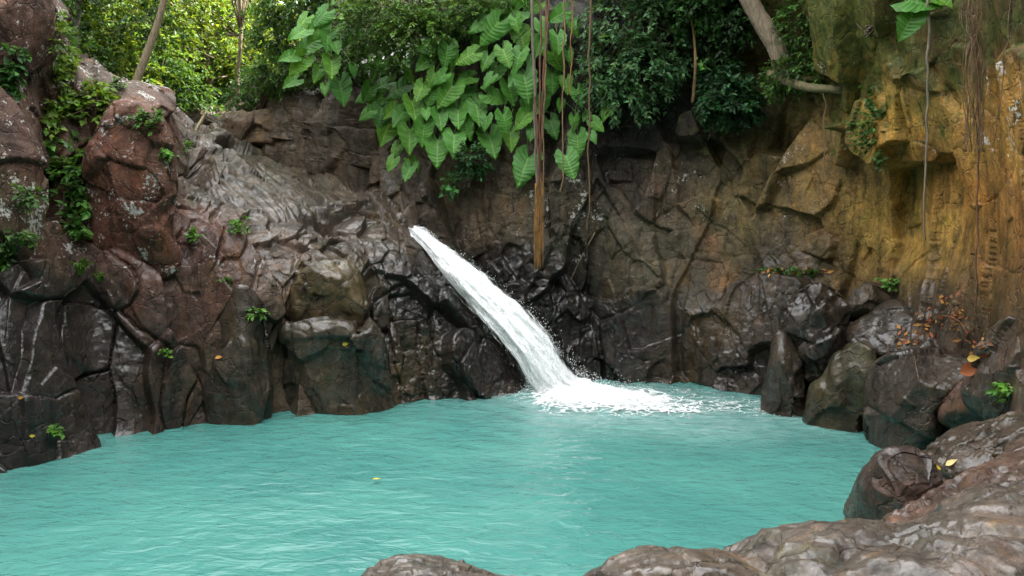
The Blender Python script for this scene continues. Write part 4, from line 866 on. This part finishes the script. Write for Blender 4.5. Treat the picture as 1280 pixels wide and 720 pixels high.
stick('bare curved twig leaning on the dark rock right of the waterfall', [(742, 290), (730, 325), (716, 350), (700, 378)], .014, (.22, .17, .12), lift=.12)
stick('thin brown twig lying among fallen leaves on the flat-topped block', [(1160, 405), (1180, 395), (1200, 400), (1212, 418)], .012, (.16, .07, .035), lift=.04)
stick('short pale broken branch standing in the dark hollow at the head of the slab', [(244, 164), (251, 152), (258, 140)], .06, (.42, .36, .24), Y=23.5)
# --- leaning trunk with its root on the cliff edge
tb = at(980, 96, 17.75); root = tag(empty('tree', tb), 'leaning pale-barked tree rooted on the cliff edge with a log-like root', 'tree')
mb = MB(); mb.tube(cr(np.array([at(982, 100, 17.8), at(972, 62, 17.75), at(950, 24, 17.8), at(926, -20, 17.9), at(900, -90, 18.1)]), 40)-tb, np.linspace(.20, .15, 40), 12, (.26, .20, .15), .06); mb.build('trunk', BARK, root)
mb = MB(); mb.tube(cr(np.array([at(962, 92, 17.7), at(985, 102, 17.3), at(1015, 110, 16.85), at(1045, 112, 16.5), at(1080, 121, 16.5)]), 40)-tb, np.linspace(.10, .06, 40), 10, (.14, .12, .06), .10); mb.tube(cr(np.array([at(978, 90, 17.7), at(1000, 98, 17.3), at(1030, 96, 17.1)]), 16)-tb, np.linspace(.08, .03, 16), 8, (.2, .16, .1), .1); mb.build('root', BARK, root)
Cn, u = blob_pts([(at(880, -130, 18.2), (1.6, 1.4, .9)), (at(950, -150, 17.5), (1.4, 1.4, .8))], 700)
V, Fs, T = sprays(Cn, u, 10, .35, .14, G3); mk('crown', V-tb, Fs, LEAF, root, {'tint': T}, smooth_=False)
# slim sapling left of the ledge bush
sb = at(866, 128, 18.7); root = tag(empty('sapling', sb), 'slim crooked sapling with a few broad leaves left of the ledge bush', 'sapling')
mb = MB(); mb.tube(cr(np.array([at(866, 128, 18.75), at(869, 90, 18.6), at(868, 50, 18.6), at(862, 10, 18.7), at(858, -30, 18.8)]), 30)-sb, np.linspace(.035, .02, 30), 7, (.24, .14, .07), .1); mb.build('trunk', BARK, root)
Cn, u = blob_pts([(at(874, 70, 18.5), (.22, .15, .2)), (at(862, 5, 18.6), (.5, .3, .3))], 22)
V, Fs, T = sprays(Cn, u, 6, .25, .17, (.06, .15, .035), narrow=.36); mk('crown', V-sb, Fs, LEAF, root, {'tint': T}, smooth_=False)

# --- fallen leaves
def leaf_at(label, px, py, L, col, ang, name='fallen_leaf', z=None, group=None):
    if z is None:
        loc, nor, ob = cast(px, py); nor = unit(nor+np.array([0, -.1, .3]))
    else: loc, nor = onwater(px, py, z), np.array([0, 0, 1.])
    d = np.array([math.cos(ang), math.sin(ang), 0]); d = unit(d-nor*(d@nor)); s_ = np.cross(nor, d)
    us = np.linspace(0, 1, 7); hw = np.array([.0, .2, .27, .25, .18, .08, 0])*L; V = []
    for a, w_ in zip(us, hw):
        for k in (-1, 0, 1): V.append(d*(a-.5)*L+s_*w_*k+nor*(.012+.10*L*abs(k)*(w_/(.27*L))+.12*L*(a-.5)**2))
    Fs = [(i*3+j, i*3+j+1, (i+1)*3+j+1, (i+1)*3+j) for i in range(6) for j in (0, 1)]
    o = mk(name, V, Fs, DEAD, None, {'tint': np.tile(col, (21, 1))}); o.location = loc; return tag(o, label, 'fallen leaf', group)
YEL = (.62, .46, .05); CRM = (.62, .50, .22); RST = (.34, .10, .035)
leaf_at('single yellow leaf floating on the turquoise pool', 471, 600, .12, YEL, .3, 'floating_leaf', .03)
leaf_at('upright yellow leaf wedged on the wet foreground slab, left of the cream one', 1171, 585, .13, YEL, 1.0)
leaf_at('pale cream leaf lying on the foreground slab, right of the yellow one', 1190, 579, .15, CRM, .1)
leaf_at('large crumpled rust-brown leaf at the foot of the right wall', 1216, 460, .34, RST, .6)
leaf_at('small yellow leaf above the large crumpled rust-brown leaf', 1218, 448, .18, (.5, .33, .07), -.2)
leaf_at('curled orange-brown leaf stuck on the leaning pointed slab', 274, 447, .13, (.45, .22, .05), .2)
leaf_at('yellow leaf on the big square waterline block', 432, 430, .13, YEL, .5)
leaf_at('small yellow leaf low on the far left waterline ledge', 40, 545, .09, YEL, .2)
leaf_at('small orange leaf at the far left edge of the wet bank, above the yellow one', 27, 497, .09, (.5, .28, .05), .9)
mb = MB()
for k in range(150):
    px, py = random.choice(((1165, 405), (1200, 400), (1195, 380), (1140, 425), (1215, 430))); px += random.gauss(0, 14); py += random.gauss(0, 7)
    if k > 115: px = random.uniform(950, 1035); py = 340+random.gauss(0, 2)
    loc, nor, ob = cast(px, py)
    if loc is None: continue
    L = random.uniform(.06, .15); an = random.uniform(0, 6.28); d = np.array([math.cos(an), math.sin(an), random.uniform(-.2, .4)]); d = unit(d-nor*(d@nor)*.8); s_ = np.cross(nor, d); c0 = loc+nor*.02
    mb.add([c0, c0+d*L*.4+s_*L*.25+nor*L*.15, c0+d*L, c0+d*L*.4-s_*L*.25+nor*L*.1], [(0, 2, 1), (0, 3, 2)], np.array(random.choice((RST, (.22, .10, .05), (.42, .20, .05), (.18, .09, .05))))*random.uniform(.6, 1.2))
tag(mb.build('leaf_litter', DEAD), 'scattered rust and brown leaf litter on the flat-topped block and ledge', 'leaf litter', kind='stuff')

# ------------------------------------------------------------------ forest
def make_tree(seed, h, cr_r, n, lsize, col, trunk_col, lean=0.):
    rg = np.random.default_rng(seed); rnd = random.Random(seed)
    root = empty('forest_tree'); mb = MB(); blobs = []
    tk = np.array([[0, 0, -.8], [lean*.2+rnd.uniform(-.15, .15), rnd.uniform(-.15, .15), h*.25], [lean*.55+rnd.uniform(-.2, .2), rnd.uniform(-.2, .2), h*.55], [lean, 0, h*.9]])
    P = cr(tk, 20); mb.tube(P, np.linspace(.026*h, .008*h, 20), 9, trunk_col, .05)
    for k in range(11):
        t = rnd.uniform(.32, .98); s0 = P[int(t*19)]; a = k*2.4+rnd.uniform(-.5, .5); ln = cr_r*rnd.uniform(.5, 1.)*(1.15-.5*abs(t-.6))
        e = s0+np.array([math.cos(a)*ln, math.sin(a)*ln, ln*rnd.uniform(-.05, .6)])
        mb.tube(cr(np.array([s0, (s0+e)/2+np.array([0, 0, .15*ln]), e]), 8), np.linspace(.008*h, .003*h, 8), 5, trunk_col)
        for j in range(3):
            c_ = s0+(e-s0)*rnd.uniform(.55, 1.1)+rg.normal(0, .22*cr_r, 3); s_ = cr_r*rnd.uniform(.20, .36); blobs.append((c_, (s_*1.25, s_*1.25, s_*.65)))
    mb.build('trunk', BARK, root)
    Cn, u = blob_pts(blobs, n, rg, .2)
    V, Fs, T = sprays(Cn, u, 11, lsize*2.6, lsize, col, .35, .45, .33, rg)
    mk('crown', V, Fs, FLEAF, root, {'tint': T}, smooth_=False)
    return root
def copy_tree(o):
    c = o.copy(); COL.objects.link(c)
    for ch in o.children:
        d = ch.copy(); COL.objects.link(d); d.parent = c
    return c
def plant_at(o, px, Y, s, rz, label, group, cat='tree', X=None):
    x = (px-640)/F*Y if X is None else X
    o.location = (x, Y, float(ground_z(x, Y))-.1); o.scale = (s, s, s); o.rotation_euler = (0, 0, rz); tag(o, label, cat, group)
YG = (.105, .175, .030); MG = (.075, .145, .030); DG_ = (.06, .12, .028); TR = (.13, .10, .07); TP = (.32, .25, .16)
protos = [make_tree(1, 8.5, 3.0, 480, .19, YG, TR), make_tree(2, 9.5, 3.2, 500, .21, MG, TR, .8), make_tree(3, 7.5, 2.8, 460, .17, YG, TR, -.6), make_tree(4, 8, 3.2, 950, .22, DG_, TR)]
def slim_tree(label, pts, Y, r0, col, n):
    """a trunk seen in front of the forest, its crown mostly above the frame"""
    P = np.array([at(a, b, Y) for a, b in pts]); base = P[0]
    root = tag(empty('forest_tree', base), label, 'tree', 'forest trees upstream'); mb = MB()
    mb.tube(cr(P, 40)-base, np.linspace(r0, r0*.6, 40), 9, col, .06); top_ = P[-1]; bl = []
    for k in range(6):
        a = k*1.1; e = top_+np.array([math.cos(a)*1.6, math.sin(a)*1.4, random.uniform(.2, 1.6)]); mb.tube(cr(np.array([P[-2], (top_+e)/2, e]), 8)-base, np.linspace(r0*.4, r0*.15, 8), 5, col); bl.append((e, (.9, .9, .5)))
    mb.build('trunk', BARK, root)
    Cn, u = blob_pts(bl, n, shell=.2); V, Fs, T = sprays(Cn, u, 11, .5, .18, MG, narrow=.33); mk('crown', V-base, Fs, FLEAF, root, {'tint': T}, smooth_=False)
slim_tree('leaning pale-trunked tree rising in front of the sunlit forest at upper left', [(158, 135), (172, 98), (186, 60), (200, 20), (212, -30), (222, -90)], 23.2, .115, (.22, .18, .12), 260)
slim_tree('slim dark-trunked tree left of the leaning pale trunk at upper left', [(96, 75), (96, 40), (99, 0), (101, -70)], 24.0, .09, (.06, .05, .04), 200)
slim_tree('thin tree with a light brown stem nearest the separate elephant-ear plant at upper left', [(300, 150), (297, 100), (301, 40), (298, -70)], 27.0, .07, (.16, .12, .08), 200)
KL = ['yellow-green sunlit tree in the dense forest upstream of the slab', 'mid-green leaning tree in the dense forest upstream of the slab', 'low yellow-green bushy tree in the dense forest upstream of the slab', 'dark green tree in the dense forest upstream of the slab']
first = [True]*4
for (px, Y, k, s, rz) in ((80, 28, 3, .9, .4), (118, 31, 0, 1., 1.2), (145, 35, 1, 1.1, 2.), (205, 31, 2, .85, .3), (235, 36, 0, 1.05, 2.7), (275, 35, 2, .85, 1.1), (318, 36, 0, .9, 4.), (175, 41, 0, 1.2, 5.), (255, 43, 1, 1.2, 1.9), (310, 41, 0, 1.1, 3.3), (110, 40, 2, 1.3, 2.2), (60, 36, 0, 1.2, 4.4), (215, 50, 3, 1.4, 1.), (290, 52, 0, 1.4, 2.4), (140, 50, 1, 1.4, 0.), (40, 46, 1, 1.4, 3.9), (245, 62, 1, 1.7, .6), (160, 62, 0, 1.7, 1.6), (330, 62, 2, 1.9, 4.6)):
    o = protos[k] if first[k] else copy_tree(protos[k]); first[k] = False
    plant_at(o, px, Y, s, rz, KL[k], 'forest trees upstream')
def make_under(seed, n, lsize, col):
    rg = np.random.default_rng(seed); root = empty('understory_bush'); bl = [(np.array([rg.normal(0, .8), rg.normal(0, .8), rg.uniform(.5, 1.9)]), (.75, .75, .5)) for _ in range(9)]
    Cn, u = blob_pts(bl, n, rg, .2); V, Fs, T = sprays(Cn, u, 10, .45, lsize, col, .35, .5, .34, rg); mk('foliage', V, Fs, FLEAF, root, {'tint': T}, smooth_=False)
    mb = MB()
    for b in bl: mb.tube(cr(np.array([[0, 0, -.3], b[0]*.5, b[0]]), 7), np.linspace(.03, .01, 7), 5, TR)
    mb.build('stems', BARK, root); return root
und = [make_under(1, 420, .17, (.05, .11, .026)), make_under(2, 420, .2, (.075, .13, .024)), make_under(3, 380, .16, (.03, .075, .022))]
UL = ['mid-green bush on the shaded forest floor upstream of the slab', 'light yellow-green bush on the forest floor upstream of the slab', 'dark bush on the forest floor upstream of the slab']
first = [True]*3
for i, (px, Y, k, s) in enumerate(((85, 25, 2, .9), (115, 24.5, 0, .8), (150, 27, 1, .9), (190, 29, 0, 1.), (222, 31.5, 2, 1.), (262, 35, 0, 1.1), (300, 36, 1, 1.), (330, 34, 1, .9), (205, 36, 1, 1.2), (165, 33, 2, 1.2), (240, 40, 0, 1.4), (285, 39, 1, 1.3), (340, 36, 0, 1.2), (130, 29, 1, 1.), (100, 30, 0, 1.1), (185, 45, 1, 1.6), (230, 47, 0, 1.6), (320, 46, 1, 1.6), (275, 48, 2, 1.6), (370, 31, 2, 1.))):
    o = und[k] if first[k] else copy_tree(und[k]); first[k] = False
    plant_at(o, px, Y, s, i*1.3, UL[k], 'bushes on the forest floor', 'bush')
# unseen trees added on the clifftop to keep the sun off the pool
CL = 'tall unseen tree added on the clifftop to shade the gorge'
i = 0
for (X, Y, s) in ((1.5, 26.5, 1.25), (4, 25.5, 1.4), (7, 24, 1.5), (10.5, 22, 1.9), (12, 17.5, 2.), (12, 13, 1.6), (13, 9, 1.6), (13.5, 4, 1.7), (12, 26, 1.9), (15, 21, 2.), (16, 16, 2.), (17, 11, 2.), (18, 5, 2.), (18, 26, 2.2), (21, 19, 2.2), (22, 12, 2.2), (22, 3, 2.2), (19, -2, 2.)):
    o = copy_tree(protos[3]); plant_at(o, 0, Y, s, i*2.1, CL, 'added shade trees on the clifftop', X=X); i += 1


# unseen trees added around the viewer's side to block low frontal skylight
for j, (X, Y, sc_) in enumerate(((-15, -12, 1.9), (-10, -14, 2.), (-5, -14, 2.), (0, -15, 2.), (5, -14, 2.), (10, -13, 2.), (15, -9, 2.), (-17, -6, 1.9), (-17, 0, 1.8), (-16.5, 5, 1.7), (17, -14, 2.1), (-20, 10, 1.8), (-8, -21, 2.3), (2, -22, 2.3), (12, -21, 2.3), (-18, -18, 2.3))):
    o = copy_tree(protos[3]); plant_at(o, 0, Y, sc_, j*1.7, 'tall unseen tree added behind the viewpoint to block low skylight', 'added skylight-blocking trees behind the viewpoint', X=X)
# ------------------------------------------------------------------ light
EL = math.radians(42); AZ = math.radians(70)      # azimuth clockwise from +Y
S = Vector((math.sin(AZ)*math.cos(EL), math.cos(AZ)*math.cos(EL), math.sin(EL)))
ld = bpy.data.lights.new('sun', 'SUN'); ld.energy = 4.2; ld.angle = math.radians(.5); ld.color = (1, .94, .84)
lo = bpy.data.objects.new('sun', ld); COL.objects.link(lo); lo.rotation_euler = S.to_track_quat('Z', 'Y').to_euler(); lo.location = (20, 20, 40)
w = bpy.data.worlds.new('World'); scene.world = w; w.use_nodes = True; nt = w.node_tree
bg = nt.nodes['Background']; sk = nt.nodes.new('ShaderNodeTexSky'); sk.sky_type = 'NISHITA'; sk.sun_disc = False
sk.sun_elevation = EL; sk.sun_rotation = AZ; sk.dust_density = 4.0; sk.ozone_density = .3
n = N(nt); tc = n('ShaderNodeTexCoord').outputs['Generated']
cl = n.noise(tc, 2.2, 8, .6)
skc = n.mix(n.mr(cl, .32, .58, .55, .95), sk.outputs[0], (6.95, 7.0, 7.0))
nt.links.new(skc, bg.inputs[0]); bg.inputs[1].default_value = .15
# ------------------------------------------------------------------ camera
cd = bpy.data.cameras.new('camera'); cd.sensor_width = 36; cd.lens = 36*F/1280; cd.clip_end = 1000; cd.clip_start = .05
co = bpy.data.objects.new('camera', cd); COL.objects.link(co); co.location = CAM; co.rotation_euler = (math.pi/2-TH, 0, 0)
scene.camera = co
scene.render.resolution_x = 1024; scene.render.resolution_y = 576
vs = scene.view_settings; vs.view_transform = 'Standard'; vs.look = 'None'; vs.exposure = 2.75; vs.gamma = 1; vs.use_curve_mapping = False
scene.cycles.use_denoising = True
scene.cycles.max_bounces = 5; scene.cycles.diffuse_bounces = 2; scene.cycles.glossy_bounces = 2; scene.cycles.transparent_max_bounces = 16; scene.cycles.transmission_bounces = 3
scene.cycles.sample_clamp_indirect = 4
